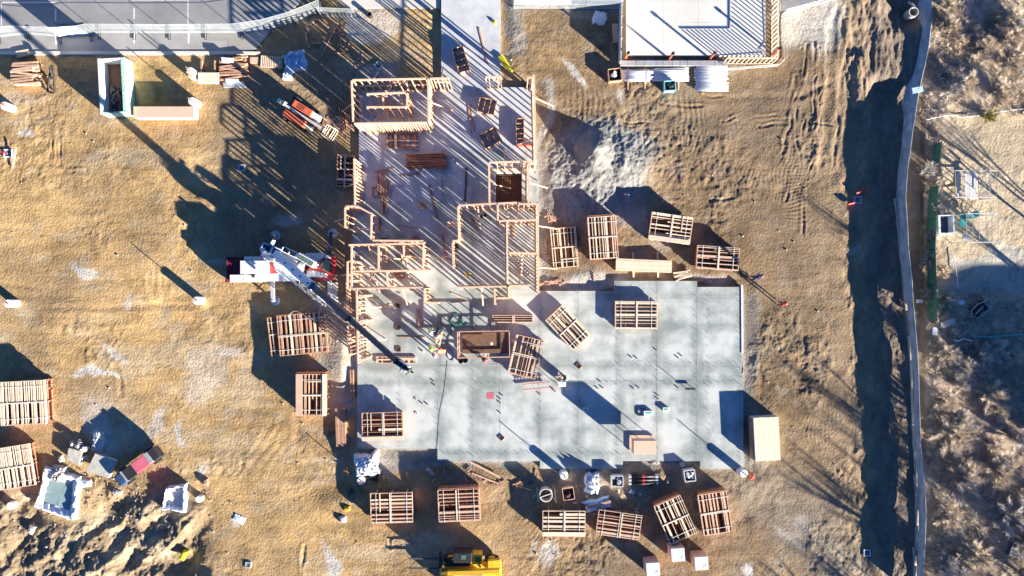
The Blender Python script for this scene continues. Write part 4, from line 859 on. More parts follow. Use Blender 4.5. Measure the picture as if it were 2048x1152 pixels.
for (px, py) in ((903, 1111), (984, 1113), (903, 1164), (984, 1164)):
    c = V(px, py, 0); mb = MB(); mb.cyl((c.x, c.y-.2, .6), (c.x, c.y+.2, .6), .6, n=22); wz = part(mb, 'wheel', M['rubber'], t)
    mb = MB(); mb.cyl((c.x, c.y-.21, .6), (c.x, c.y+.21, .6), .28, n=14); mb.build('rim', M['yellow'], wz)
mb = MB(); a = V(882, 1107, 1.0); b_ = V(882, 1150, 1.0); mb.bar(a, b_, .12, .9); mb.bar(a+Vector((-.15, 0, -.3)), b_+Vector((-.15, 0, -.3)), .06, .12); part(mb, 'fork_carriage', M['black'], t)
for py in (1117, 1136.5):
    mb = MB(); mb.bar(V(817, py, .6), V(880, py, .6), .14, .07); mb.bar(V(880, py, .6)+Vector((0, 0, 0)), V(880, py, .6)+Vector((0, 0, .6)), .14, .07); part(mb, 'fork', M['darkgrey'], t)

# ------------------------------------------------------------ red boom lift in the shade
x, y = W(610, 236); t = thing('boom_lift', 'orange red boom lift parked in the shade left of the framed rooms', 'lift', (x, y, 0), -R(32))
def lb(name, x0, y0, x1, y1, z0, z1, m, par=None, **kw):
    mb = MB(); mb.box(((x0+x1)/2, (y0+y1)/2, (z0+z1)/2), (abs(x1-x0), abs(y1-y0), z1-z0)); return mb.build(name, m, par or t, **kw)
lb('chassis', -1.4, -.7, 1.3, .7, .35, .75, M['darkgrey'])
o = lb('engine_cover', -.95, .22, .85, .80, .75, 1.5, M['orange'], bevel=.05)
for i in range(5):
    for j in range(3): mb = MB(); mb.box((-.45+i*.14, .36+j*.15, 1.505), (.07, .09, .02)); mb.build('vent', M['black'], o)
lb('tank_cover', -1.25, -.85, .75, -.28, .75, 1.4, M['orange'], bevel=.05); lb('side_box', .85, .3, 1.5, .75, .7, 1.3, M['white']); lb('battery_box', .75, -.75, 1.35, -.4, .7, 1.2, M['ivory'])
mb = MB(); mb.bar((-1.75, -.05, 1.75), (2.4, -.05, 1.2), .2, .26); mb.build('boom', M['grey'], t, bevel=.02)
mb = MB(); mb.bar((-2.0, .0, 1.6), (-1.3, .02, 1.8), .34, .3); mb.build('boom_end', M['ivory'], t)
for a, b_ in ((-1.25, .95), (-1.25, -.95), (1.1, .9), (1.1, -.9)):
    mb = MB(); mb.cyl((a, b_-.15, .42), (a, b_+.15, .42), .42, n=18); mb.build('wheel', M['rubber'], t)
mb = MB()
for a in (2.4, 3.1):
    for b_ in (-.5, .5): mb.cyl((a, b_, .3), (a, b_, 1.4), .025, n=6)
for z in (.3, .9, 1.4):
    for p, q in (((2.4, -.5), (3.1, -.5)), ((3.1, -.5), (3.1, .5)), ((3.1, .5), (2.4, .5)), ((2.4, .5), (2.4, -.5))): mb.cyl((*p, z), (*q, z), .025, n=6)
mb.build('platform_rail', M['ivory'], t)

# ------------------------------------------------------------ dark machine with the pink lid
x, y = W(280, 931, .6); ang = math.atan2(60, 79); t = thing('dumper', 'small black dumper with a faded red lid beside the broken concrete slabs', 'dumper', (x, y, 0), ang)
lb('chassis', -2.0, -.45, 2.0, .45, .3, .6, M['black'])
lb('skip', -2.1, -.52, -1.35, .52, .5, 1.15, M['navy'], bevel=.12); lb('skip_edge', -1.35, -.5, -1.2, .5, .7, 1.2, M['steel'])
lb('engine_deck', -1.2, -.52, -.2, .52, .5, 1.2, M['black'], bevel=.04); o = lb('lid', -.2, -.5, 1.15, .5, .5, 1.3, M['pink'], bevel=.04); lb('lid_edge', -.2, -.54, 1.3, -.48, .9, 1.2, M['red'], o)
lb('rear_panel', 1.15, -.48, 1.5, .48, .5, 1.35, M['grey'], bevel=.03); o = lb('rear_box', 1.5, -.52, 2.15, .52, .4, 1.25, M['black'], bevel=.05)
for a, b_ in ((-1.5, -.6), (-1.5, .6), (1.3, -.6), (1.3, .6)):
    mb = MB(); mb.cyl((a, b_-.1, .35), (a, b_+.1, .35), .35, n=16); mb.build('wheel', M['rubber'], t)

# ------------------------------------------------------------ dumpster
x, y = W(226, 172, 1.2); t = thing('dumpster', 'open dumpster with white left wall and green right wall at the upper left', 'dumpster', (x, y, 0), -R(-3))
w_, d_, h = 2.2, 4.6, 1.35
for nm, a, b_, c, d, m in (('side_wall', -w_/2+.10, 0, .22, d_, 'white'), ('side_wall', w_/2-.14, 0, .30, d_, 'greenwrap'), ('end_wall', 0, -d_/2+.07, w_-.6, .12, 'greenwrap'), ('end_wall', -.02, d_/2-.09, w_-.6, .16, 'white')):
    mb = MB(); mb.box((a, b_, h/2), (c, d, h)); mb.build(nm, M[m], t, bevel=.02)
mb = MB(); mb.box((0, 0, .2), (w_-.5, d_-.2, .1)); mb.build('floor', M['osb'], t)
mb = MB(); r = random.Random(3)
for i in range(90): mb.box((r.uniform(-.7, .7), r.uniform(-2.0, .4), .27+r.uniform(0, .2)), (r.uniform(.1, .4), r.uniform(.05, .2), .06), r.uniform(0, 3))
tag(mb.build('rubble', M['darkgrey']), 'dark rubble lying inside the open dumpster', 'rubble', kind='stuff').location = (x, y, 0)

# ------------------------------------------------------------ boxes, boards and crates
def blk(name, label, cat, pts, z0, z1, m, group=None, bevel=.01):
    mb = MB(); quad(mb, pts, z0, z1); return tag(mb.build(name, m, bevel=bevel), label, cat, group)
t = thing('board_stack', 'stack of bright ivory boards right of the lower slab corner', 'boards', (*W(1534, 878, 1.0), 0), -R(-3)); L1, W1 = 3.65, 2.1
for i in range(12):
    for k in range(1 if i < 11 else 5): mb = MB(); ww = W1 if i < 11 else W1/5-.015; mb.box((0 if i < 11 else (k-2)*W1/5, rnd.uniform(-.012, .012), .04+i*.085), (ww, L1*(1 if i < 11 else rnd.uniform(.985, 1)), .08)); mb.build('board', M['ivory'], t)
mb = MB()
for i in range(4): mb.box((-W1/2-.08, 0, .1+i*.22), (.1, L1*.97, .1))
mb.build('edge_bearer', M['mid_wood'], t)
x, y = W(1290, 895, 2.0); t = thing('tan_crate', 'tan crate on thin legs near the lower edge of the slab', 'crate', (x, y, FZ))
mb = MB(); mb.box((0, 0, 1.3), (1.85, 1.1, 1.0)); mb.build('crate_box', M['tan_box'], t, bevel=.01)
mb = MB(); mb.box((0, 0, .08), (2.0, 1.3, .14)); mb.build('pallet', M['ply'], t)
for a in (-.9, .9):
    for b_ in (-.5, .5): mb = MB(); mb.cyl((a, b_, 0), (a, b_, .82), .035, n=6); mb.build('leg', M['steel'], t)
for i, (cx, cy, lbl) in enumerate(((1306, 1139, 'tan carton cube with white top wrap, cut by the bottom edge, leftmost of three'), (1356, 1110, 'tan carton cube with white top wrap just below the strongly turned bundle'), (1403, 1127, 'tan carton cube with white top wrap, rightmost of three'))):
    x, y = W(cx, cy, 1.45); t = thing('carton_cube', lbl, 'carton', (x, y, 0), -R(-4), 'wrapped carton cubes below the bundles'); s_ = 1.12
    mb = MB(); mb.box((0, 0, .78), (s_, s_, 1.34)); mb.build('carton', M['tan_box'], t, bevel=.01); mb = MB(); mb.box((0, 0, .06), (s_, s_, .1)); mb.build('pallet', M['mid_wood'], t)
    mb = MB(); mb.box((0, .02, 1.458), (s_-.03, s_-.06, .006)); o = mb.build('wrap', M['bluegrey'], t)
    mb = MB()
    for k in range(5): xx = -.42+k*.21; mb.add([(xx-.08, -.52, 1.466), (xx+.08, -.52, 1.466), (xx, .25, 1.466)], [(0, 1, 2)])
    mb.bar((.15, -.3, 1.468), (.4, -.1, 1.468), .05, .004, m=1); mb.build('wrap_pattern', [M['white'], M['grey']], o)
blk('white_sheet', 'white rectangular sheet of board lying near the car park kerb', 'board', rq(396, 145, 437, 167), .3, .42, M['ivory'])
for i, (p, lbl) in enumerate(((404, 'left sleeper under the white sheet'), (431, 'right sleeper under the white sheet'))):
    one('sleeper', M['mid_wood'], lbl, 'timber', lambda mb: mb.bar(V(p, 122, .15), V(p, 166, .15), .14, .28))
blk('plywood_piece', 'small square of plywood left of the wooden pallet', 'board', rq(500, 114, 518, 127), .02, .08, M['ply'])
blk('blue_white_sheet', 'pale blue white sheet on top of the weathered boards', 'sheet', [(442, 114), (465, 116), (466, 124), (443, 124)], .3, .6, M['bluegrey'])
blk('blue_white_sheet', 'blue edged white pack below the weathered boards', 'sheet', [(450, 157), (476, 158), (476, 163), (451, 163)], .1, .4, M['bluegrey'])
blk('glass_sheet', 'wide pale sheet lying at the bottom of the weathered boards', 'sheet', [(446, 165), (487, 163), (495, 174), (447, 175)], .0, .12, M['steel'])
x, y = W(544, 125); t = thing('pallet', 'slatted wooden pallet between plywood square and blue tarp', 'pallet', (x, y, 0), -R(4))
for i in range(12): mb = MB(); mb.box((-.85+i*.155, 0, .15), (.08, .98, .03)); mb.build('slat', M['pale'], t)
mb = MB()
for b_ in (-.44, 0, .44): mb.box((0, b_, .09), (1.78, .08, .09))
mb.build('bearer', M['mid_wood'], t)
def crumple(name, label, cat, cx, cy, w, d, h, m, seed, ang=0, z0=0.0, edge=.15, dome=.6, sub=26):
    """a crumpled sheet, sack or tarpaulin draped over a heap: closed shell with real thickness"""
    r = np.random.RandomState(seed); w *= S; d *= S; x, y = W(cx, cy, h+z0); n = sub
    U, Vv = np.meshgrid(np.linspace(-1, 1, n), np.linspace(-1, 1, n)); 
    bx = U*w/2*(1+fbm(U*3+seed, Vv*3, 1.2, 3, seed)*.55); by = Vv*d/2*(1+fbm(U*3, Vv*3+seed, 1.2, 3, seed+5)*.55)
    e = np.clip(1-np.maximum(np.abs(U), np.abs(Vv)), 0, 1); z = h*(np.clip(e/edge, 0, 1)**.6)*(dome+(1-dome)*np.cos(U*1.3)*np.cos(Vv*1.3))
    z = z*(1+(np.abs(fbm(U*4+3, Vv*4, 1.1, 4, seed+9, .6))-.1)*1.1)+.02
    mb = MB(); vs = [(float(bx[j, i]), float(by[j, i]), float(z[j, i])) for j in range(n) for i in range(n)]; fs = [(j*n+i, j*n+i+1, j*n+n+i+1, j*n+n+i) for j in range(n-1) for i in range(n-1)]
    ring = [i for i in range(n)]+[j*n+n-1 for j in range(1, n)]+[(n-1)*n+i for i in range(n-2, -1, -1)]+[j*n for j in range(n-2, 0, -1)]
    b0 = len(vs); vs += [(vs[q][0]*.98, vs[q][1]*.98, -.25) for q in ring]; k = len(ring)
    fs += [(ring[(i+1) % k], ring[i], b0+i, b0+(i+1) % k) for i in range(k)]; mb.add(vs, fs)
    o = mb.build(name, m, smooth=True); o.location = (x, y, z0); o.rotation_euler = (0, 0, -R(ang)); return tag(o, label, cat)
crumple('tarpaulin', 'blue and white tarpaulin over goods beside the pallet', 'tarpaulin', 586, 119, 42, 38, .75, M['bluetarp'], 11, -12)
crumple('white_bag', 'crumpled white bag below the blue tarpaulin', 'bag', 573, 149, 17, 18, .4, M['tarp'], 12, 10)
crumple('plastic_sheet', 'crumpled white plastic sheet beside the grated cover at the upper edge', 'sheet', 1200, 34, 28, 26, .25, M['tarp'], 13, 10)
crumple('tarpaulin', 'bright crumpled white tarpaulin heap at the lower left slab corner', 'tarpaulin', 731, 933, 48, 46, .9, M['tarp'], 14, -10)
crumple('bulk_bag', 'tall bright white bulk bag below the slab edge', 'bag', 1186, 971, 28, 44, .9, M['tarp'], 15, 2)
crumple('wrapped_roll', 'blue white wrapped roll lying across a plank above the tilted bundle', 'wrapped roll', 1196, 1011, 52, 22, .5, M['bluetarp'], 16, -14)
board('plank sticking out of the blue white wrapped roll', (1172, 1016), (1222, 1003), .2, .06, .5, M['mid_wood'], .1)
def crate(label, cx, cy, w, d, ang, h, m, fill=None, name='crate', cat='crate', z0=0.0, wall=.05):
    x, y = W(cx, cy, h); w *= S; d *= S; t = thing(name, label, cat, (x, y, z0), -R(ang))
    for q, sz in (((-w/2, 0), (wall, d, h)), ((w/2, 0), (wall, d, h)), ((0, -d/2), (w-wall-.004, wall, h)), ((0, d/2), (w-wall-.004, wall, h))):
        mb = MB(); mb.box((q[0], q[1], h/2), sz); mb.build('side_board', m, t)
    mb = MB(); mb.box((0, 0, h*.25), (w-wall*1.2, d-wall*1.2, h*.4)); mb.build('base', M['black'], t)
    if fill:
        r = random.Random(int(cx)); 
        for i in range(7):
            mb = MB(); a, b_ = r.uniform(-.3, .3)*w, r.uniform(-.3, .3)*d
            if i % 2: mb.box((a, b_, h*.62), (r.uniform(.15, .35)*w, r.uniform(.15, .35)*d, h*.4), r.uniform(0, 3))
            else: mb.cyl((a, b_, h*.45), (a+r.uniform(-.1, .1), b_+r.uniform(-.1, .1), h*.95), r.uniform(.07, .15), n=10)
            mb.build('content', M[fill[i % len(fill)]], t)
    return t
crate('white framed crate with a clear wrinkled cover beside the white bulk bag', 1235, 963, 22, 21, 0, .7, M['white'], ['steel', 'whitemat', 'steel'])
crate('white crate with pale wrinkled filling below the slab notch', 1380, 952, 21, 22, -8, .7, M['white'], ['whitemat', 'steel', 'pipe'])
crate('wooden crate with dark and red fittings beside the concrete ring', 1137, 988, 22, 23, -8, .5, M['stud'], ['black', 'navy', 'darkred', 'rust'])
crate('wooden crate with white and black parts left of the pipe stacks', 1230, 149, 25, 24, -6, .6, M['mid_wood'], ['white', 'black', 'steel', 'darkgrey'])
crate('turquoise crate with dark fittings leaning on the pipe stack', 1340, 171, 21, 19, -3, .7, M['tealcrate'], ['black', 'teal', 'darkgrey', 'pipe'])
blk('brown_board', 'brown board lying by the white board fence at the upper edge', 'board', [(1224, 47), (1236, 48), (1238, 80), (1226, 80)], .02, .12, M['ply'])
blk('brown_board', 'small brown board just under the taller brown board', 'board', [(1228, 78), (1240, 76), (1238, 84), (1224, 86)], .0, .06, M['ply'])
# white pipe stacks
def pipes(label, x0, y0, x1, y1, n, r, seed, layers=3, cat='pipe stack', m='pipe'):
    rr_ = random.Random(seed); t = thing('pipe_stack', label, cat, (*W((x0+x1)/2, (y0+y1)/2), 0))
    for l in range(layers):
        z = .12+r+l*r*1.8
        for i in range(n-l):
            py = y0+(y1-y0)*(i+.5+l*.5)/n; e0, e1 = rr_.uniform(-4, 4), rr_.uniform(-4, 4); mb = MB()
            a = V(x0+e0, py, z); b_ = V(x1+e1, py+rr_.uniform(-1, 1), z); mb.cyl(a, b_, r, n=10); part(mb, 'pipe', M[m], t, smooth=True)
    return t
pipes('strapped stack of thin white pipes nearest the white board fence', 1245, 139, 1303, 163, 10, .042, 1, 4)
pipes('stack of long white pipes half in blue shade behind the turquoise crate', 1306, 136, 1374, 163, 9, .052, 2, 3)
pipes('widest stack of white pipes at the yellow stud wall', 1392, 130, 1453, 183, 20, .046, 3, 3)
for (px, lbl) in ((1256, 'leftmost timber bearer below the white pipes'), (1290, 'second timber bearer below the white pipes'), (1357, 'timber bearer right of the turquoise crate')):
    one('bearer', M['stud'], lbl, 'timber', lambda mb: mb.bar(V(px, 134, .07), V(px, 179, .07), .09, .09))
for (px, y0, y1, lbl) in ((1256, 139, 163, 'dark strap on the left of the thin white pipes'), (1294, 140, 163, 'dark strap on the right of the thin white pipes')):
    z = .12+.042*2+3*.076+.02; one('strap', M['navy'], lbl, 'strap', lambda mb: mb.bar(V(px, y0, z), V(px, y1, z), .05, .02))
x, y = W(1287, 960, .5); t = thing('pipe_bundle', 'bundle of black pipes with silver ends and a red mark below the slab', 'pipes', (x, y, 0))
for l in range(2):
    for i in range(3):
        b_ = -.30+i*.30; z = .15+l*.27; mb = MB(); mb.cyl((-1.05, b_, z), (1.05, b_, z), .125, n=12); o = mb.build('pipe', M['black'], t, smooth=True)
        for s_ in (-1, 1): mb = MB(); mb.cyl((s_*1.02, b_, z), (s_*1.24, b_, z), .132, n=12); mb.build('pipe_end', M['steel'], o)
        mb = MB(); mb.cyl((-.08, b_, z), (.12, b_, z), .129, n=12); mb.build('red_mark', M['red'], o)
# concrete ring and light pole bases
x, y = W(1092, 991, .8); t = thing('concrete_ring', 'large upright concrete manhole ring between two timber sleepers', 'concrete ring', (x, y, 0))
mb = MB(); mb.tube((0, 0), .56, .49, 0, .8, 32); mb.build('ring', M['concrete_pale'], t, smooth=False)
mb = MB(); mb.bar((-.5, -.16, .82), (.5, .18, .82), .05, .04); mb.build('cross_bar', M['concrete_white'], t)
mb = MB(); mb.tube((0, 0), .48, .40, .1, .14, 24); mb.build('inner_ring', M['rust'], t)
def pole_base(px, py, label, h=1.0, r=.34, z0=None, m='concrete_white', rods=True):
    x, y = W(px, py, h); t = thing('pole_base', label, 'concrete base', (x, y, 0)); mb = MB(); mb.cyl((0, 0, -.3), (0, 0, h), r, n=20); mb.build('footing', M[m], t, bevel=.02)
    if rods:
        for i in range(4): a = math.pi/4+i*math.pi/2; mb = MB(); mb.cyl((.17*math.cos(a), .17*math.sin(a), h), (.17*math.cos(a), .17*math.sin(a), h+.25), .016, n=6); mb.build('anchor_bolt', M['darkgrey'], t)
        mb = MB(); mb.path([(.03, 0, h-.02), (.03, 0, h+.6), (.06, .03, h+.9)], .04, n=8); mb.build('conduit', M['rust'], t)
for (px, py, lbl) in ((393, 601, 'white round pole base with a long thin shadow left of the crane'), (15, 607, 'white round pole base at the left picture edge, middle height'), (384, 202, 'white round pole base at the end of the long tan crate'),
                      (8, 211, 'white round pole base cut by the left edge below the lumber heap'), (1128, 951, 'round pole base standing against the lower slab edge'), (1488, 947, 'round pole base at the lower right slab corner')):
    pole_base(px, py, lbl)
pole_base(397, 999, 'short white pole base right of the wrapped white basin', .45, .28, rods=False)
pole_base(20, 1012, 'white oval pole base cut low beside the big washout basin', .4, .32, rods=False)
pole_base(722, 962, 'white round base with three holes below the white tarpaulin heap', .6, .34)
pole_base(380, 141, 'white wrapped round base beside the white sheet, upper one', .9, .3, rods=True); pole_base(381, 151, 'yellowish round base beside the white sheet, lower one', .8, .22, m='ivory')
pole_base(1365, 930, 'small round pipe riser in the notch of the slab', .25, .2, m='concrete_pale', rods=False)
# washout basins
def basin(label, pts, h, slur, seed):
    cx = sum(p[0] for p in pts)/4; cy = sum(p[1] for p in pts)/4; t = thing('washout_basin', label, 'washout basin', (*W(cx, cy), 0)); r = random.Random(seed)
    P_ = [V(p[0], p[1], 0)-V(cx, cy, 0) for p in pts]; rings = []
    for (k, z) in ((1.0, -.15), (1.0, .12), (.96, h), (.86, h+.02), (.72, h*.55), (.62, h*.35)):
        ring = []
        for i in range(4):
            for j in range(9): f = j/9; p = P_[i]*(1-f)+P_[(i+1) % 4]*f; q = k*(1+r.uniform(-.05, .05)); ring.append((p.x*q, p.y*q, z+r.uniform(-.07, .07)*(1 if .05 < z else 0)))
        rings.append(ring)
    mb = MB(); vs = [v for rg in rings for v in rg]; n = 36; fs = [(k*n+i, k*n+(i+1) % n, k*n+n+(i+1) % n, k*n+n+i) for k in range(5) for i in range(n)]; mb.add(vs, fs); mb.build('liner', M['tarp'], t, smooth=False)
    mb = MB(); mb.add([(v[0]*1.04, v[1]*1.04, h*.45+r.uniform(-.01, .01)) for v in rings[5]]+[(0, 0, h*.45)], [(i, (i+1) % n, n) for i in range(n)]); mb.build('slurry', M[slur], t)
    return t
basin('large square washout basin lined with white sheet and holding green grey slurry', [(95, 932), (165, 952), (155, 1040), (74, 1012)], .45, 'slurry', 5)
crumple('cement_heap', 'dried cement heap in the upper left corner of the large washout basin', 'cement heap', 112, 950, 30, 30, .55, M['slabbit'], 31, 10)
basin('smaller washout basin wrapped in white sheet left of a short pole base', [(336, 972), (376, 966), (376, 1022), (328, 1016)], .5, 'concrete_pale', 6)
# broken concrete
blk('concrete_slab_piece', 'square broken concrete slab half in shade beside the dumper', 'concrete slab', [(190, 907), (232, 922), (216, 956), (173, 942)], .2, .65, M['slabbit'])
blk('concrete_slab_piece', 'smaller square broken concrete slab left of the rubble', 'concrete slab', [(137, 896), (164, 903), (158, 930), (133, 920)], .1, .5, M['slabbit'])
crumple('concrete_sheet', 'pale slanting lump of concrete between the rubble and the dumper shadow', 'concrete lump', 192, 885, 22, 42, .35, M['concrete_pale'], 41, 8)
r = random.Random(9)
for i in range(16):
    a, b_ = r.gauss(163, 9), r.gauss(893, 10); mb = MB(); mb.box((0, 0, 0), (r.uniform(.25, .6), r.uniform(.2, .4), r.uniform(.15, .3)), r.uniform(0, 3), taper=r.uniform(.5, .9)); o = mb.build('rubble_block', M['slabbit'])
    o.location = (*W(a, b_), .2+r.uniform(0, .35)); o.rotation_euler = (r.uniform(-.6, .6), r.uniform(-.6, .6), 0); tag(o, 'rubble block in the concrete heap between the two square slab pieces', 'rubble', 'rubble blocks of the concrete heap')
# boxed platform
x, y = W(967, 689, 1.0); t = thing('boxed_platform', 'deep wooden box with dark brown floor standing on the slab beside the workers', 'platform box', (x, y, FZ), -R(-1)); w_, d_ = 4.35, 2.2
mb = MB(); mb.box((.12, .08, .12), (w_-.5, d_-.45, .22)); mb.build('floor', M['osb'], t)
for a, b_, c, d in ((0, -d_/2+.02, w_, .05), (-w_/2+.03, .0, .05, d_-.06), (-w_/2+.16, .1, .05, d_-.2), (0, d_/2+.0, w_-.1, .05), (w_/2-.0, 0, .05, d_-.06)):
    mb = MB(); mb.box((a, b_, 1.0), (c, d, .09)); mb.build('rail', M['stud'], t); mb = MB(); mb.box((a, b_, .52), (c-.01, d-.01, .09)); mb.build('mid_rail', M['stud'], t)
# open shadow frame on the slab
for i in range(5): mb = MB(); mb.box((-w_/2+.2+i*.98, d_/2+.0, .5), (.045, .09, .95)); mb.build('upright', M['stud'], t)
for i in range(4): mb = MB(); mb.box((-w_/2+.03, -d_/2+.35+i*.5, .5), (.045, .09, .95)); mb.build('upright', M['stud'], t)
blk('paper', 'white paper sheet lying on the brown platform floor', 'paper', rq(981, 685, 986, 690), .432, .44, M['white'], bevel=0)
blk('box', 'pale cardboard tucked between the platform box and the loose framed bundle', 'cardboard', [(1022, 677), (1031, 676), (1028, 687), (1021, 686)], FZ, .3, M['tan_box'])
# ladders
def ladder(label, a, b_, m, w=.45, n=9, z=FZ+.05, zb=None, w2=None):
    A = V(*a, z); B = V(*b_, z if zb is None else zb); c = (A+B)/2; t = thing('ladder', label, 'ladder', c); d = (B-A).normalized(); s_ = d.cross(Vector((0, 0, 1))).normalized(); h = w/2; A -= c; B -= c
    for k in (-1, 1): mb = MB(); mb.bar(A+s_*h*k, B+s_*(h if w2 is None else w2/2)*k, .04, .09); mb.build('rail', m, t)
    for i in range(n): p = A+(B-A)*((i+.5)/n); mb = MB(); mb.cyl(p-s_*h, p+s_*h, .022, n=6); mb.build('rung', M['steel'], t)
ladder('red stepladder lying on its side on the open slab', (1046, 774), (1101, 769), M['red'], .46, 9, .45)
ladder('ladder with pale rungs lying in the striped room near the long right wall', (1034, 521), (1068, 560), M['darkred'], .5, 9, .35)
ladder('red ladder leaning inside the large upper left framed room', (794, 227), (807, 245), M['red'], .4, 7, .4, 1.6)
ladder('small red stepladder beside the lowest left framed wall', (853, 586), (853, 604), M['red'], .26, 5, 1.0)
# black A shaped stand, pumps
x, y = W(104, 158); t = thing('tripod_stand', 'black A shaped stand on the dirt right of the lumber heap', 'stand', (x, y, 0))
for p, q in (((95, 184), (102, 131)), ((110, 185), (106, 131)), ((98, 156), (108, 155)), ((96, 183), (110, 186))):
    mb = MB(); mb.cyl(V(*p, .12), V(*q, .9), .09, n=10); part(mb, 'leg', M['black'], t)
for (px, py, r_, lbl) in ((739, 29, .2, 'round black bin by the paving corner'), (922, 722, .2, 'black cable bucket below the platform box, left one'), (931, 720, .22, 'black round bin below the platform box, right one')):
    x, y = W(px, py, .4); t = thing('bin', lbl, 'bin', (x, y, 0 if py < 100 else FZ)); mb = MB(); mb.tube((0, 0), r_, r_-.03, 0, .5, 18); mb.build('shell', M['black'], t); mb = MB(); mb.cyl((0, 0, .02), (0, 0, .3), r_-.04, n=14); mb.build('content', M['darkgrey'], t)
# tubes
one('orange_tube', M['orange'], 'bright orange tube lying across the floor against the long right wall', 'tube', lambda mb: mb.cyl(V(1031, 291, .35), V(1069, 290, .35), .11, n=12), smooth=False)
for i, (a, b_) in enumerate((((998, 114), (1020, 140)), ((1002, 111), (1024, 143)))):
    one('yellow_pipe', M['yellowpipe'], 'bright yellow pipe lying beside the entrance strip, ' + ('outer one' if i else 'inner one'), 'pipe', lambda mb: mb.cyl(V(*a, .3), V(*b_, .5), .13, n=10))
one('yellow_pipe', M['yellowpipe'], 'short yellow pipe end by the upper right of the entrance strip', 'pipe', lambda mb: mb.cyl(V(984, 42, .15), V(991, 45, .3), .14, n=10))
for (a, b_, w, lbl) in (((1712, 386), (1731, 381), .12, 'red plastic tube above the square grate in the trench'), ((1696, 408), (1708, 405), .12, 'red plastic tube left of the square grate in the trench'), ((1735, 398), (1741, 396), .07, 'tiny red tube right of the square grate')):
    one('red_tube', M['red'], lbl, 'tube', lambda mb: mb.cyl(V(*a, .25), V(*b_, .25), w, n=8))
# concrete pipe in the corner trench
x, y = W(1823, 27); t = thing('concrete_pipe', 'round pipe with a hose in the hole at the top of the silt fence', 'pipe', (x, y, 0)); mb = MB(); mb.tube((0, 0), .42, .34, -.5, .35, 24); mb.build('collar', M['slabbit'], t)
mb = MB(); mb.path([(-.35, .9, .2), (-.2, .7, .3), (.1, .42, .35)], .1, n=8); mb.build('hose', M['grey'], t)
# grates
def grate(label, px, py, s_, ang, m='steel', z=.03):
    x, y = W(px, py); t = thing('drain_grate', label, 'drain cover', (x, y, z), -R(ang)); mb = MB()
    for k in (-1, 1): mb.box((k*s_/2, 0, .04), (.09, s_+.09, .1)); mb.box((0, k*s_/2, .04), (s_-.09, .09, .1))
    mb.build('frame', M[m], t); mb = MB(); mb.box((0, 0, .0), (s_-.1, s_-.1, .04)); mb.build('cover', M['navy'], t)
    mb = MB()
    for i in range(6): mb.box((-s_/2+s_*(i+.7)/6.4, 0, .04), (.02, s_-.1, .03))
    mb.build('grid_bar', M['grey'], t)
grate('tilted square drain grate in the shade above the upper left framed room', 757, 131, .5, 45); grate('square drain grate on the dirt left of the shaded panel bundle', 484, 336, .5, 2)
grate('square drain grate in the dark trench between two red tubes', 1715, 400, .55, 3); grate('blue square drain grate at the lower end of the trench', 1733, 1105, .5, 0)
grate('small drain grate near the bottom edge left of centre', 497, 1129, .4, 5); grate('white drain cover with red stripe at the left picture edge', 17, 307, .6, 0, 'white')
one('lath', M['pale'], 'upright lath beside the white drain cover', 'board', lambda mb: mb.bar(V(32, 295, .4), V(25, 336, .1), .12, .06))
one('red_board', M['red'], 'red stripe board across the white drain cover', 'board', lambda mb: mb.bar(V(0, 303, .2), V(14, 307, .2), .12, .06))
# floor openings and covers on the slab
for (px, py, lbl) in ((796, 611, 'upper dark square floor box in the row of three left of the workers'), (797, 655, 'middle dark square floor box in the row of three left of the workers'), (798, 698, 'lowest dark square floor box in the row of three left of the workers'), (1157, 731, 'dark diamond floor box right of the helper at the cart'), (1003, 874, 'dark diamond floor box near the lower edge of the slab')):
    x, y = W(px, py); t = thing('floor_box', lbl, 'floor box', (x, y, FZ+.001), R(45) if px > 900 else 0); mb = MB(); mb.box((0, 0, .02), (.36, .36, .04)); mb.build('recess', M['black'], t); mb = MB()
    for k in (-1, 1): mb.box((k*.19, 0, .03), (.03, .41, .06)); mb.box((0, k*.19, .03), (.35, .03, .06))
    mb.build('rim', M['rust'], t)
one('painted_square', M['pink'], 'red painted square on the open slab', 'marking', lambda mb: mb.prism([W(*p) for p in rq(974, 784, 988, 797)], FZ+.0005, FZ+.008))
for (px, py, w, lbl) in ((1171, 818, 10, 'small white box with green mark nearest the red ladder'), (1295, 824, 18, 'white and green tray beside the second dark frame'), (1330, 817, 12, 'small white box with green mark furthest right')):
    x, y = W(px, py); t = thing('marked_box', lbl, 'box', (x, y, FZ)); mb = MB(); mb.box((0, 0, .1), (w*S, .3, .2)); mb.build('box_body', M['white'], t); mb = MB(); mb.box((0, 0, .203), (w*S*.7, .14, .006)); mb.build('green_mark', M['greenpaint'], t)
one('frame', M['darkgrey'], 'dark rectangular frame left of the white and green tray', 'frame', lambda mb: [mb.bar(V(*a, .25), V(*b_, .25), .05, .08) for a, b_ in (((1276, 817), (1276, 831)), ((1276, 817), (1288, 817)), ((1276, 831), (1288, 831)), ((1288, 817), (1288, 831)))])
x, y = W(1378, 776); t = thing('stand', 'black bent stand with a thin pole on the right half of the slab', 'stand', (x, y, FZ)); mb = MB(); mb.box((0, 0, .22), (.85, .16, .06)); mb.build('plank', M['black'], t); mb = MB(); mb.cyl((-.3, 0, 0), (-.3, 0, .9), .03, n=6); mb.cyl((.3, 0, 0), (.3, 0, .2), .03, n=6); mb.build('pole', M['black'], t)
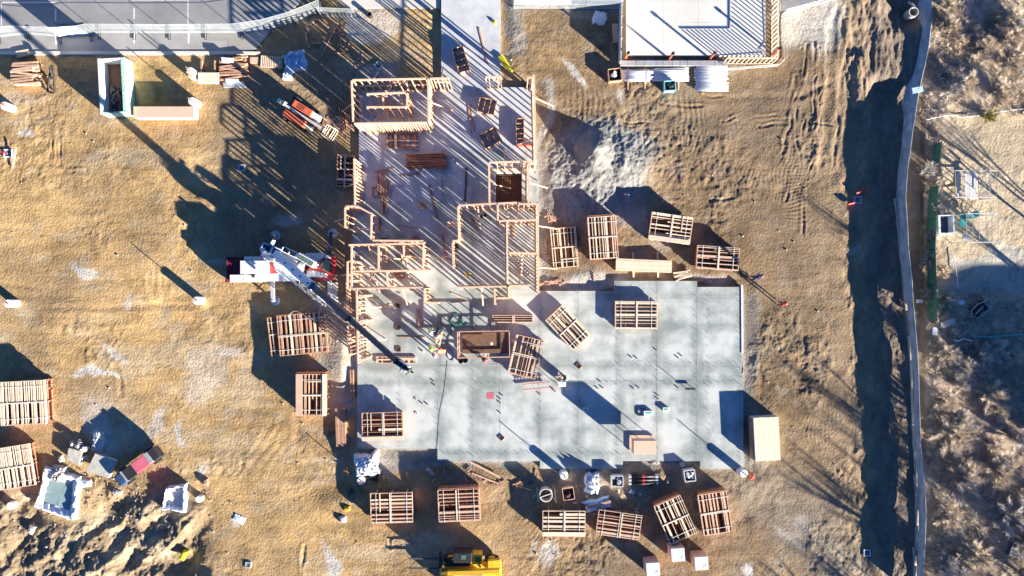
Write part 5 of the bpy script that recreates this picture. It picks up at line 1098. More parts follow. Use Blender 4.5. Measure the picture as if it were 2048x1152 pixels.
# anchor straps
BM = MB(); BM.cyl((0, 0, 0), (0, 0, .11), .016, n=6); B0 = None
r = random.Random(21); sp = []
for xx in (1080, 1155, 1235, 1313, 1391, 1416, 1480, 945, 876, 800): sp += [(xx+r.gauss(0, 2), yy+r.gauss(0, 2)) for yy in np.arange(745 if xx < 1080 else 590, 915 if xx < 1480 else 925, 15)]
for yy in (728, 765, 905): sp += [(xx+r.gauss(0, 2), yy+r.gauss(0, 2)) for xx in np.arange(890 if yy > 760 else 1160, 1480, 13)]
sp += [(xx+r.gauss(0, 2), 891+r.gauss(0, 1)) for xx in np.arange(722, 870, 12)]
for p in sp[:290]:
    if B0 is None: o = B0 = BM.build('anchor_bolt', M['darkgrey'])
    else: o = B0.copy(); COL.objects.link(o)
    o.location = (*W(*p), FZ); s_ = r.uniform(.6, 1.3); o.scale = (1, 1, s_); tag(o, 'small dark anchor bolt standing up from the open slab', 'bolt', 'anchor bolts along the slab lines')
P0 = None
for p in ((1262, 714), (1273, 716), (1312, 700), (1355, 715), (1362, 711), (1266, 776), (1277, 775), (1355, 775), (1315, 790), (1315, 797), (868, 762), (870, 770), (1005, 790), (1001, 797), (1001, 805), (1001, 825), (856, 808), (845, 806), (1106, 777), (1110, 782), (1195, 776), (1205, 775), (1200, 762), (1080, 788), (1158, 800)):
    if P0 is None:
        mb = MB(); mb.cyl((0, 0, 0), (0, 0, .10), .055, n=8); o = P0 = mb.build('pipe_stub', M['rust'])
    else: o = P0.copy(); COL.objects.link(o)
    o.location = (*W(*p), FZ); tag(o, 'short rust red pipe stub standing up from the open slab', 'pipe stub', 'pipe stubs on the open slab')
for i, (px, py) in enumerate(((832, 797), (833, 825))):
    one('floor_drain', M['concrete_pale'], 'round floor drain on the lower left slab, ' + ('lower' if i else 'upper') + ' one', 'drain', lambda mb: mb.tube(W(px, py), .12, .08, FZ, FZ+.04, 16))
# hoses
def hose(label, pts, m, r_=.022, z=FZ+.03, name='hose', cat='hose'):
    mb = MB(); P_ = [V(*p, z) for p in pts]; q = []
    for i in range(len(P_)-1):
        p0, p1, p2, p3 = P_[max(i-1, 0)], P_[i], P_[i+1], P_[min(i+2, len(P_)-1)]
        for k in range(6): f = k/6; q.append(.5*((2*p1)+(p2-p0)*f+(2*p0-5*p1+4*p2-p3)*f*f+(3*p1-p0-3*p2+p3)*f**3))
    q.append(P_[-1]); mb.path(q, r_, n=6); return tag(mb.build(name, m), label, cat)
a = [(913+13*math.cos(t_)*(1-t_/50), 640+13*math.sin(t_)*(1-t_/60)) for t_ in np.arange(0, 16, .8)]
hose('green coiled hose on the slab above the platform box', a+[(925, 652), (938, 648), (946, 658)], M['green'], .05)
hose('thin dark hose looping from the coil down to the platform box', [(905, 645), (900, 668), (893, 690), (896, 716), (906, 720), (905, 706), (896, 690)], M['darkgrey'])
hose('long dark cable running down the slab from the workers', [(896, 722), (893, 752), (888, 790), (880, 830), (876, 880), (872, 915)], M['darkgrey'], .010)
hose('cable lying on the dirt below the crane', [(640, 618), (636, 640), (615, 634), (590, 622), (575, 634)], M['steel'], .02, .9)
hose('white hose lying in the brush by the teal line', [(1908, 680), (1918, 682), (1928, 678), (1945, 682)], M['pipe'], .05, .25)
hose('teal ground line at the right picture edge', [(1945, 672), (1980, 674), (2020, 671), (2080, 670)], M['teal'], .09, .2)
hose('white cord around the sandy yard edge', [(1852, 240), (1868, 236), (1888, 232), (1905, 231), (1925, 235), (1945, 233), (1975, 228), (2010, 222), (2060, 216)], M['pipe'], .03, .12)
hose('rope line down the left side of the sandy yard', [(1906, 500), (1909, 520), (1913, 545), (1917, 575)], M['pipe'], .025, .12)
# cones and small bright things
crumple('orange_sack', 'small bright orange sack right of the corner pole base', 'sack', 1505, 955, 9, 9, .25, M['orange'], 51)
crumple('yellow_sack', 'small yellow sack on the dirt left of the bundles', 'sack', 693, 1018, 13, 10, .3, M['yellow'], 52)
for k_, (a_, b_, w_k, h_k, m_k, l_k) in enumerate(((170, 968, 22, 14, 'tarp', 'torn scrap of white sheeting right of the large basin'), (232, 985, 18, 10, 'slabbit', 'flat broken lump between the two basins'), (300, 1010, 16, 12, 'slabbit', 'grey lump left of the smaller basin'), (120, 918, 14, 10, 'slabbit', 'grey lump above the large basin'), (410, 965, 14, 10, 'mid_wood', 'brown debris right of the smaller basin'), (60, 1060, 20, 12, 'slabbit', 'grey lump below the large basin'), (700, 985, 12, 9, 'darkgrey', 'dark debris below the white tarpaulin heap'), (1060, 965, 14, 9, 'darkgrey', 'dark debris left of the concrete ring'), (1310, 925, 18, 9, 'slabbit', 'grey rubble against the notch of the slab'), (1265, 985, 10, 8, 'tarp', 'white scrap below the black pipe bundle'), (860, 945, 20, 8, 'slabbit', 'grey rubble below the left slab step'))):
    crumple('debris', l_k, 'debris', a_, b_, w_k, h_k, .22, M[m_k], 80+k_, k_*23)
crumple('yellow_strip', 'crumpled yellow tape on the lower left earth', 'tape', 365, 1112, 10, 20, .2, M['yellowpipe'], 53, 30)
crumple('white_bag', 'white bag beside the yellow sack', 'bag', 684, 1040, 14, 12, .3, M['tarp'], 54); crumple('white_bag', 'small white patch of cement bag near the bottom left', 'bag', 478, 1038, 24, 16, .1, M['tarp'], 55, 30)
crumple('black_bag', 'black glossy bag right of the white tarpaulin heap', 'bag', 745, 955, 18, 16, .4, M['black'], 56)
crumple('white_lump', 'white wrapped fitting next to the blue tarpaulin', 'bag', 571, 136, 5, 5, .3, M['white'], 57)
r = random.Random(33)
for i in range(9):
    a, b_ = r.gauss(699, 7), r.gauss(945, 9); one('survey_stake', M['pink' if i % 2 else 'yellow'], 'small red and yellow survey stake in the dark patch left of the white tarpaulin', 'stake', lambda mb: (mb.bar(V(a, b_, .1), V(a+r.uniform(-9, 9), b_+r.uniform(-9, 9), .35), .1, .05)), 'stakes by the white tarpaulin')
for i, (px, py) in enumerate(((693, 50), (698, 56), (690, 60), (700, 66))): pass
# blue washers at centre
for i, (px, py, m) in enumerate(((906, 319, 'white'), (914, 326, 'white'), (889, 359, 'white'), (846, 703, 'white'), (1079, 616, 'white'))):
    one('paper_cup', M[m], ('white dot of litter in the shaded hall, '+'upper one,middle one,lower one'.split(',')[i]) if i < 3 else ('white crumpled paper left of the workers' if i == 3 else 'white paper on the dark plank by the diagonal bundle'), 'litter', lambda mb: mb.cyl(V(px, py, FZ), V(px, py, FZ+.12), .09, .06, n=8))
for i, (px, py) in enumerate(((768, 483), (831, 481))):
    blk('red_crate', 'small reddish box in the shade ' + ('left' if i == 0 else 'right') + ' above the left rooms', 'box', rq(px-6, py-7, px+5, py+4), FZ, FZ+.35, M['red_wood'])
crumple('debris', 'crumpled debris in the shaded hall centre', 'debris', 846, 410, 18, 14, .2, M['mid_wood'], 61, 30, FZ)
blk('brown_box', 'brown folded box in the lower left room', 'box', [(792, 548), (806, 549), (806, 558), (794, 557)], FZ, .6, M['red_wood'])
for i, (px, py) in enumerate(((947, 442), (963, 433), (970, 431))):
    one('bucket', M['rust' if i == 0 else 'black'], ('rusty bucket', 'black bucket, left', 'black bucket, right')[i] + ' in the upper left of the striped room', 'bucket', lambda mb: mb.tube(W(px, py, .3), .13, .10, FZ, FZ+.3, 14))
# ------------------------------------------------------------ people
def person(label, px, py, face, top='hivis', pose='stand', z0=FZ, hat='white', pants='denim', vest=None):
    """py: feet position, face: heading in degrees (world, 0 = right); body is one skinned surface"""
    bm = bmesh.new(); rad = []
    def v(p, r): rad.append(r if isinstance(r, tuple) else (r, r)); return bm.verts.new(p)
    lean = {'stand': .04, 'carry': .16, 'bend': .42, 'crouch': .30}[pose]; hip = .92 if pose != 'crouch' else .50
    def sp(z): return (lean*max(0, z-hip)/.55, 0, z)
    pel = v((0, 0, hip), (.15, .12)); bel = v((lean*.25, 0, hip+.18), (.14, .11)); ch = v((lean*.65, 0, hip+.36), (.16, .12)); nk = v((lean, 0, hip+.52), (.06, .06)); hd = v((lean+.03, 0, hip+.66), (.085, .09)); ht = v((lean+.03, 0, hip+.76), (.075, .08))
    bm.edges.new((pel, bel)); bm.edges.new((bel, ch)); bm.edges.new((ch, nk)); bm.edges.new((nk, hd)); bm.edges.new((hd, ht))
    nose = v((lean+.135, 0, hip+.65), .014); bm.edges.new((hd, nose))
    for s in (-1, 1):
        st = .10*(-s if pose in ('carry', 'stand') else 0)
        if pose == 'crouch': kn = v((.34, s*.16, .46), .07); an = v((.08, s*.15, .09), .045); to = v((.28, s*.16, .05), .04)
        else: kn = v((st*.6+.04, s*.11, .49), .068); an = v((st, s*.12, .09), .045); to = v((st+.18, s*.13, .05), .04)
        th = v((.02, s*.10, hip-.10), .095); bm.edges.new((pel, th)); bm.edges.new((th, kn)); bm.edges.new((kn, an)); bm.edges.new((an, to))
        sh = v((lean*.8, s*.20, hip+.44), .062); bm.edges.new((ch, sh))
        if pose == 'stand': el = v((lean*.5-.02, s*.27, hip+.18), .045); wr = v((lean*.5+.14, s*.24, hip-.03), .032); hv = Vector((.03, 0, -.09))
        elif pose == 'carry': el = v((lean+.10, s*.27, hip+.22), .045); wr = v((lean+.34, s*.18, hip+.24), .032); hv = Vector((.09, -s*.02, .0))
        else: el = v((lean+.16, s*.24, hip+.22), .045); wr = v((lean+.30, s*.18, hip-.02), .032); hv = Vector((.05, 0, -.08))
        bm.edges.new((sh, el)); bm.edges.new((el, wr)); w0 = wr.co; pm = v(w0+hv*.6, (.038, .018)); bm.edges.new((wr, pm))
        for k in range(4):
            f1 = v(w0+hv*1.05+Vector((0, (k-1.5)*.021, 0)), .0095); f2 = v(w0+hv*(1.5+.12*(k in (1, 2)))+Vector((.012, (k-1.5)*.021, -.012)), .008); bm.edges.new((pm, f1)); bm.edges.new((f1, f2))
        tb = v(w0+hv*.5+Vector((.02, -s*.042, 0)), .010); t2 = v(w0+hv*.85+Vector((.03, -s*.052, 0)), .009); bm.edges.new((pm, tb)); bm.edges.new((tb, t2))
    me = bpy.data.meshes.new('p'); bm.to_mesh(me); bm.free(); o = bpy.data.objects.new('p', me); COL.objects.link(o)
    md = o.modifiers.new('s', 'SKIN'); md.use_smooth_shade = True
    for i, r in enumerate(rad): me.skin_vertices[0].data[i].radius = r
    me.skin_vertices[0].data[0].use_root = True
    o.modifiers.new('u', 'SUBSURF').levels = 1
    dg = bpy.context.evaluated_depsgraph_get(); nm = bpy.data.meshes.new_from_object(o.evaluated_get(dg)); bpy.data.objects.remove(o); bpy.data.meshes.remove(me)
    nm.materials.clear(); nm.name = 'body'
    for m_ in ('skin', top, pants, 'rubber'): nm.materials.append(M[m_])
    for p in nm.polygons:
        c = p.center; hand = abs(c.y) > .12 and c.z < hip+.45 and ((pose == 'carry' and c.x > lean+.30) or (pose != 'carry' and c.x > .10 and c.z < hip+.0 and c.z > hip-.2 and abs(c.y) > .15))
        p.material_index = 0 if (c.z > hip+.53 or hand) else (1 if c.z > hip+.02 else (3 if c.z < .12 else 2)); p.use_smooth = True
    b = bpy.data.objects.new('body', nm); x, y = W(px, py)
    t = thing('person', label, 'person', (x, y, z0), R(face)); COL.objects.link(b); b.parent = t
    hx = lean+.03; mb = MB(); n = 14; vs = []; fs = []
    for j, (rr_, zz) in enumerate(((.165, .0), (.14, .01), (.135, .06), (.11, .11), (.06, .145), (.005, .155))):
        for i in range(n): a = 2*math.pi*i/n; vs.append((hx+rr_*math.cos(a)*1.1, rr_*math.sin(a), hip+.735+zz))
    fs = [(j*n+i, j*n+(i+1) % n, j*n+n+(i+1) % n, j*n+n+i) for j in range(5) for i in range(n)]; mb.add(vs, fs); mb.build('hard_hat', M[hat], t, smooth=True)
    for s in (-1, 1):
        mb = MB(); mb.cyl((hx+.083, s*.032, hip+.675), (hx+.095, s*.032, hip+.675), .012, n=8); mb.build('eye', M['black'], t)
        mb = MB(); mb.box((hx-.0, s*.092, hip+.66), (.04, .02, .06)); mb.build('ear', M['skin'], t)
    mb = MB(); mb.bar((hx+.092, -.025, hip+.605), (hx+.092, .025, hip+.605), .01, .01); mb.build('mouth', M['darkred'], t)
    if vest:
        mb = MB(); n = 16; vs = []
        for (f, a_, b_) in ((0.05, .185, .165), (.18, .19, .165), (.30, .195, .16), (.42, .18, .14)):
            for i in range(n): q = 2*math.pi*i/n; vs.append((lean*f/.52*1.0+b_*math.cos(q), a_*1.12*math.sin(q), hip+f))
        mb.add(vs, [(j*n+i, j*n+(i+1) % n, j*n+n+(i+1) % n, j*n+n+i) for j in range(3) for i in range(n)]); mb.build('vest', M[vest], t, smooth=True)
    return t
person('worker in lime green vest standing furthest left, reaching across to the frame', 863, 660, -20, 'shirt', 'carry', hat='white', vest='hivis')
person('worker in orange vest at the top end of the white truss piece', 885, 668, 200, 'orangevest', 'carry', hat='white', vest='orangevest')
person('worker in dark clothes beside the black box above the truss piece', 880, 657, 250, 'navyshirt', 'bend', hat='black')
person('worker in lime top at the left middle of the white truss piece', 864, 694, 0, 'hivis', 'carry', hat='hivis', vest='hivis')
person('worker in red and white at the right middle of the truss piece', 893, 700, 170, 'orangevest', 'bend', hat='white')
person('worker in red at the bottom end of the white truss piece', 876, 712, 100, 'red', 'carry', hat='white')
person('worker crouching in red beside the lower side of the platform box', 969, 723, 80, 'red', 'crouch', hat='black')
person('worker with blue hard hat and lime vest at the cart on the open slab', 1131, 752, 190, 'navyshirt', 'carry', hat='navyshirt', vest='hivis')
person('worker in lime vest alone at the lower left of the striped room', 937, 549, 300, 'hivis', 'stand', hat='yellow', vest='hivis')
person('worker in dark green between the buckets wall and the left rooms of the striped room', 915, 497, 0, 'green', 'stand', hat='black')
person('person in red and black above the lower right dirt patch beside the long curved cable', 1557, 607, 130, 'red', 'stand', z0=0, hat='red')
person('person in dark coat bending near the right slab corner on the dirt', 1500, 556, 20, 'navyshirt', 'bend', z0=0, hat='rust')
# truss piece the workers carry
x, y = W(874, 690, 1.1); t = thing('wall_truss', 'narrow white wooden truss piece carried by the group of workers', 'truss', (x, y, 1.15+FZ-.1)); 
A = V(879, 664, 1.2)-Vector((x, y, 1.2)); B = V(873, 714, 1.2)-Vector((x, y, 1.2)); s_ = Vector((1, .1, 0))
for k in (-1, 1): mb = MB(); mb.bar(A+s_*.22*k, B+s_*.10*k, .09, .05); mb.build('chord', M['ivory'], t)
for i in range(6): f = i/5; mb = MB(); mb.bar(A+(B-A)*f+s_*(.22-.12*f), A+(B-A)*min(1, f+.2)-s_*(.22-.12*min(1, f+.2)), .08, .04); mb.build('web', M['ivory'], t)
blk('black_box', 'black tool box above the carried truss piece', 'box', [(879, 647), (886, 653), (879, 659), (873, 652)], FZ, .9, M['black'])
one('pipe', M['darkgrey'], 'thin dark bar held level between two workers', 'bar', lambda mb: mb.cyl(V(862, 661, 1.25), V(880, 660, 1.25), .035, n=6))
# cart beside the worker
x, y = W(1124, 760, .7); t = thing('tool_cart', 'white framed tool cart with tan bag beside the worker on the open slab', 'cart', (x, y, FZ))
for a in (-.28, .28):
    for b_ in (-.2, .2): mb = MB(); mb.cyl((a, b_-.3, 0), (a, b_-.3, .75), .03, n=6); mb.build('leg', M['white'], t)
mb = MB(); mb.box((0, -.3, .72), (.62, .46, .05)); mb.build('shelf', M['whitemat'], t); mb = MB(); mb.box((.0, -.1, .80), (.3, .2, .12)); mb.build('tool_box', M['bluetarp'], t)
mb = MB(); mb.box((-.15, .25, .55), (.35, .5, .45), .5, taper=.8); mb.build('tan_bag', M['tan_box'], t, bevel=.05); mb = MB(); mb.box((-.05, .1, .3), (.5, .5, .3)); mb.build('dark_bag', M['osb'], t)

# ------------------------------------------------------------ sandy yard at the right
def canopy(label, x0, y0, x1, y1, z, nb):
    x, y = W((x0+x1)/2, (y0+y1)/2, z); t = thing('canopy_frame', label, 'frame', (x, y, 0)); 
    for p in ((x0, y0), (x1, y0), (x1, y1), (x0, y1)): q = V(*p, z); mb = MB(); mb.cyl((q.x, q.y, 0), q, .035, n=8); part(mb, 'post', M['steel'], t)
    mb = MB()
    for i in range(nb): px = x0+(x1-x0)*i/(nb-1); mb.cyl(V(px, y0, z), V(px, y1, z), .022, n=6)
    mb.cyl(V(x0, y0, z), V(x1, y0, z), .035, n=6); mb.cyl(V(x0, y1, z), V(x1, y1, z), .035, n=6); part(mb, 'roof_bar', M['steel'], t)
    mb = MB(); q0 = V(x1, y0, z); q1 = V(x1, y1, z)
    for f in (.3, .6): mb.cyl((q0.x, q0.y, z*f), (q1.x, q1.y, z*f), .025, n=6)
    part(mb, 'side_rail', M['steel'], t)
canopy('bare metal canopy frame over the picnic table', 1911, 341, 1993, 394, 1.9, 7); canopy('bare metal canopy frame below the one over the picnic table', 1933, 427, 1997, 484, 1.9, 6)
x, y = W(1940, 371, .75); t = thing('picnic_table', 'pale grey picnic table with benches under the upper metal frame', 'picnic table', (x, y, 0))
for i in range(4): mb = MB(); mb.box((-.33+i*.22, 0, .75), (.2, 2.3, .05)); mb.build('table_board', M['concrete_pale'], t)
for a in (-.72, .72): mb = MB(); mb.box((a, 0, .43), (.28, 2.2, .05)); mb.build('bench', M['concrete_pale'], t)
for b_ in (-.8, .8):
    mb = MB(); mb.bar((-.35, b_, .72), (-.6, b_, 0), .08, .06); mb.bar((.35, b_, .72), (.6, b_, 0), .08, .06); mb.bar((-.7, b_, .38), (.7, b_, .38), .06, .08); mb.build('leg', M['mid_wood'], t)
x, y = W(1892, 449, .8); t = thing('garden_bin', 'open white walled bin with dark inside beside the pale bare tree', 'bin', (x, y, 0), R(2))
for a, b_, c, d in ((-.6, 0, .16, 1.6), (.6, 0, .08, 1.6), (0, -.76, 1.03, .12), (0, .76, 1.03, .06)): mb = MB(); mb.box((a, b_, .45), (c, d, .9)); mb.build('side_wall', M['white'] if a <= 0 else M['bluegrey'], t)
mb = MB(); mb.box((0, 0, .12), (1.1, 1.4, .1)); mb.build('floor', M['navy'], t)
def chair(label, px, py, ang, m):
    x, y = W(px, py, .4); t = thing('garden_chair', label, 'chair', (x, y, 0), R(ang)); mb = MB(); mb.box((0, 0, .4), (.48, .48, .05)); mb.build('seat', M[m], t); mb = MB(); mb.box((-.24, 0, .65), (.05, .48, .5)); mb.build('backrest', M[m], t)
    for a in (-.2, .2):
        for b_ in (-.2, .2): mb = MB(); mb.cyl((a, b_, 0), (a, b_, .4), .025, n=6); mb.build('leg', M[m], t)
    for b_ in (-.25, .25): mb = MB(); mb.box((0, b_, .6), (.45, .05, .04)); mb.build('armrest', M[m], t)
chair('teal garden chair nearest the white walled bin', 1924, 446, 40, 'teal'); chair('teal garden chair under the edge of the lower metal frame', 1945, 430, 200, 'teal'); chair('small teal chair between the two larger teal chairs', 1927, 432, 120, 'teal'); chair('grey chair with dark seat in the lower sandy yard', 1930, 474, 70, 'steel')
blk('grey_plank', 'grey plank board leaning in the brush beside the green screen end', 'board', [(1881, 645), (1909, 636), (1913, 647), (1884, 657)], .1, .2, M['concrete_pale'])
for (p, lbl) in ((rq(1836, 599, 1846, 606), 'pale square plate in the brush left of the green screen'), (rq(1918, 601, 1929, 609), 'pale square plate below the shaded yard corner'), (rq(1866, 655, 1875, 670), 'small white box at the lower end of the green screen')):
    blk('plate', lbl, 'plate', p, .0, .3, M['bluegrey'])
x, y = W(1963, 618, .5); t = thing('hand_cart', 'grey bent tube hand cart lying in the shade at the yard corner', 'cart', (x, y, 0), R(38))
mb = MB(); pts_ = [(-.95, 0, .4), (-.7, .4, .45), (0, .5, .5), (.6, .35, .5), (.95, .3, .5), (.95, -.3, .5), (.6, -.35, .5), (0, -.5, .5), (-.7, -.4, .45), (-.95, 0, .4)]; mb.path([Vector(p) for p in pts_], .04, n=6); mb.path([Vector((.6, .35, .5)), Vector((.6, -.35, .5))], .03, n=6); mb.path([Vector((-.6, -.1, .4)), Vector((.3, .1, .5))], .05, n=6); mb.build('frame', M['grey'], t)
mb = MB(); mb.box((0, 0, .25), (1.1, .6, .2)); mb.build('tray', M['black'], t)
for a in (-.5, .5): mb = MB(); mb.cyl((a, -.45, .2), (a, -.38, .2), .2, n=14); mb.cyl((a, .38, .2), (a, .45, .2), .2, n=14); mb.build('wheel', M['rubber'], t)
x, y = W(2036, 1100, .6); t = thing('wire_cage', 'grey wire cage cut by the right picture edge near the bottom', 'cage', (x, y, 0), -R(20))
mb = MB(); mb.box((0, 0, .3), (1.2, 1.5, .6)); mb.build('body', M['darkgrey'], t); mb = MB()
for i in range(9): mb.box((-.55+i*.137, 0, .62), (.03, 1.4, .03))
for i in range(5): mb.box((0, -.6+i*.3, .635), (1.15, .03, .03))
mb.build('grid', M['grey'], t)
screen('green_screen', [(1866, 290), (1862, 330)], 1.2, M['green'], 'upper piece of green canvas screen in the brush', n_each=9, post=M['darkgrey'])
screen('green_screen', [(1858, 375), (1853, 440), (1852, 500), (1854, 570), (1855, 640)], 1.3, M['green'], 'long green canvas screen running through the brush beside the silt fence', n_each=9, post=M['darkgrey'], single=True)

# ------------------------------------------------------------ plants
def blades(n, fn, seed):
    """thin tapered twigs: fn(rng, n) -> base, tip, width; returns verts, faces"""
    g = np.random.RandomState(seed); A, B, wd = fn(g, n); d = B-A; k = np.stack([-d[:, 1], d[:, 0], np.zeros(n)], -1); k /= np.linalg.norm(k, axis=1, keepdims=True)+1e-6
    mid = (A+B)/2+g.normal(0, .06, (n, 3))*np.linalg.norm(d, axis=1, keepdims=True)
    w = wd[:, None]; vs = np.concatenate([A-k*w, A+k*w, mid+k*w*.7, mid-k*w*.7, B], 1).reshape(-1, 3); b = np.arange(n)*5
    f4 = np.stack([b, b+1, b+2, b+3], -1); f3 = np.stack([b+3, b+2, b+4], -1); return vs, f4, f3
def blade_obj(name, V_, F4, F3, m, parent=None):
    me = bpy.data.meshes.new(name); me.vertices.add(len(V_)); me.vertices.foreach_set('co', V_.astype(np.float32).ravel()); n4, n3 = len(F4), len(F3)
    me.loops.add(n4*4+n3*3); me.polygons.add(n4+n3); me.loops.foreach_set('vertex_index', np.concatenate([F4.ravel(), F3.ravel()]).astype(np.int32))
    me.polygons.foreach_set('loop_start', np.concatenate([np.arange(n4)*4, n4*4+np.arange(n3)*3]).astype(np.int32)); me.update(calc_edges=True); me.materials.append(m)
    o = bpy.data.objects.new(name, me); COL.objects.link(o); o.parent = parent; return o
def brush_mass(name, n, box, seed, m, cl=9, hh=(.2, .65)):
    g = np.random.RandomState(seed); x0, y0, x1, y1 = box; u = g.uniform(x0, x1, n*3); v = g.uniform(y0, y1, n*3); X = (u-1024)*S; Y = (576-v)*S
    keep = ((u > 1853)|(v < 150)) & ~((u > 1880) & (v > 232) & (v < 588)) & (fbm(X, Y, 2.5, 3, seed) > -.10)
    X, Y = X[keep][:n], Y[keep][:n]; hgt = np.interp(X, gx, np.arange(nx)).astype(int), np.interp(Y, gy, np.arange(ny)).astype(int); Z = GH[hgt[1], hgt[0]]
    def fn(g, k):
        i = g.randint(0, len(X), k); A = np.stack([X[i], Y[i], Z[i]-.05], -1)+g.normal(0, .06, (k, 3))*[1, 1, 0]; a = g.uniform(0, 2*np.pi, k); l = g.uniform(*hh, k); e = g.uniform(.25, 1.4, k)
        return A, A+np.stack([np.cos(a)*np.cos(e)*l, np.sin(a)*np.cos(e)*l, np.sin(e)*l], -1), g.uniform(.008, .022, k)
    V_, a, b = blades(len(X)*cl, fn, seed+1); o = blade_obj(name, V_, a, b, m); tag(o, kind='stuff'); return o
tag(brush_mass('dry_brush', 2600, (1850, -60, 2350, 1230), 301, M['twig'], 22), 'dry tan brush covering the strip right of the silt fence', 'brush')
tag(brush_mass('grey_brush', 1500, (1850, -60, 2350, 1230), 305, M['twig2'], 22), 'grey leafless undergrowth among the dry brush', 'undergrowth')
def bush(label, px, py, r, h, seed, m='twig', n=900, name='shrub', cat='bush'):
    """a rounded leafless shrub: stems fan out from the base, each carrying many twigs"""
    g = np.random.RandomState(seed); x, y = W(px, py); t = thing(name, label, cat, (x, y, gz(px, py))); r = r*S
    ns = 26; a = g.uniform(0, 2*np.pi, ns); e = g.uniform(.15, 1.0, ns); T = np.stack([np.cos(a)*r*e, np.sin(a)*r*e, h*(1-.55*e**2)*g.uniform(.75, 1.05, ns)], -1)
    mb = MB()
    for q in T: m_ = Vector(q)*.5+Vector((g.normal(0, .06), g.normal(0, .06), h*.12)); mb.cyl((0, 0, -.1), m_, .03, .02, n=5, cap=False); mb.cyl(m_, Vector(q)*.92, .02, .008, n=4, cap=False)
    mb.build('stem', M['bark'], t)
    def fn(g, k):
        i = g.randint(0, ns, k); f = g.uniform(.3, 1, (k, 1)); A = T[i]*f+np.array([0, 0, h*.12])*(1-f)*f*4*.5; d = g.normal(0, 1, (k, 3)); d[:, 2] = np.abs(d[:, 2])*.7+.1; d += T[i]/np.linalg.norm(T[i], axis=1, keepdims=True)*1.2
        d /= np.linalg.norm(d, axis=1, keepdims=True); return A, A+d*g.uniform(.15, .5, (k, 1))*max(.5, min(1.2, r)), g.uniform(.007, .017, k)
    V_, a_, b_ = blades(n, fn, seed+7); blade_obj('twig', V_, a_, b_, M[m], t); return t
for i, (px, py, r, h, m, lbl) in enumerate(((1898, 862, 52, 1.7, 'twig', 'largest pale tan bush in the middle of the lower brush'), (1976, 790, 36, 1.3, 'twig', 'tan bush at the upper right of the largest bush'), (1876, 705, 30, 1.2, 'twig', 'tan bush lit by sun just below the green screen'),
        (1922, 732, 22, 1.0, 'twig', 'small golden bush between the green screen end and the largest bush'), (1990, 940, 38, 1.3, 'twig', 'reddish tan bush at the right of the largest bush'), (1912, 965, 40, 1.5, 'twig2', 'greyish bush below the largest bush'),
        (1890, 1030, 34, 1.2, 'twig', 'tan bush close to the silt fence near the bottom'), (2012, 1030, 42, 1.5, 'twig2', 'violet grey bush near the lower right'), (1950, 1110, 40, 1.4, 'twig', 'tan bush at the bottom edge of the brush'), (2030, 1140, 30, 1.2, 'twig', 'tan bush in the bottom right picture corner'),
        (1872, 1125, 26, 1.0, 'twig2', 'low grey bush at the bottom beside the silt fence'), (2035, 880, 34, 1.6, 'twig2', 'grey bush with crossing limbs at the right edge'), (1958, 95, 26, 1.1, 'twig', 'bright tan bush above the sandy yard'), (2015, 125, 34, 1.4, 'twig', 'pale tan bush by the upper right corner above the yard'),
        (2032, 60, 30, 1.5, 'twig2', 'grey bush in the upper right picture corner'), (1895, 60, 24, .9, 'twig', 'low tan bush beside the upper silt fence'), (1990, 190, 30, 1.0, 'twig', 'tan bush at the upper border of the sandy yard'), (1915, 185, 26, .9, 'twig2', 'dark grey bush above the left yard corner'),
        (1842, 345, 22, 1.2, 'twig2', 'grey bush against the silt fence opposite the picnic table'), (1872, 300, 18, .7, 'twig', 'tan bush at the left border of the yard'), (1868, 370, 18, .7, 'twig', 'golden bush left of the picnic table'), (1848, 470, 20, 1.0, 'twig2', 'reddish grey bush below the pale bare tree'),
        (1848, 520, 22, 1.1, 'twig', 'pale bush between silt fence and green screen, middle'), (1878, 540, 18, .8, 'twig', 'tan bush left of the shaded yard'), (1852, 590, 20, .9, 'twig2', 'grey bush at the level of the yard bottom'), (1890, 600, 18, .7, 'twig2', 'small grey bush below the left yard corner'), (1990, 700, 24, .8, 'twig2', 'grey bush near the teal ground line'))):
    bush(lbl, px, py, r, h, 400+i, m, int(1300+r*60))
rb = random.Random(4); PB = None
for k in range(34):
    px, py = (rb.uniform(1868, 2060), rb.uniform(690, 1150)) if k < 26 else (rb.uniform(1880, 2050), rb.uniform(5, 190))
    if PB is None or k % 9 == 0: o = PB = bush('leafless tan bush among the larger bushes of the brush', px, py, 26, 1.0, 900+k, 'twig' if k % 2 else 'twig2', 2600)
    else: o = dup(PB); s_ = rb.uniform(.7, 1.2); o.scale = (s_, s_, s_)
    o.location = (*W(px, py), gz(px, py)); o.rotation_euler = (0, 0, rb.uniform(0, 6)); o['group'] = 'smaller bushes of the brush'
bush('yellow green evergreen shrub on the upper border of the sandy yard', 1972, 234, 18, .7, 460, 'straw', 1400)
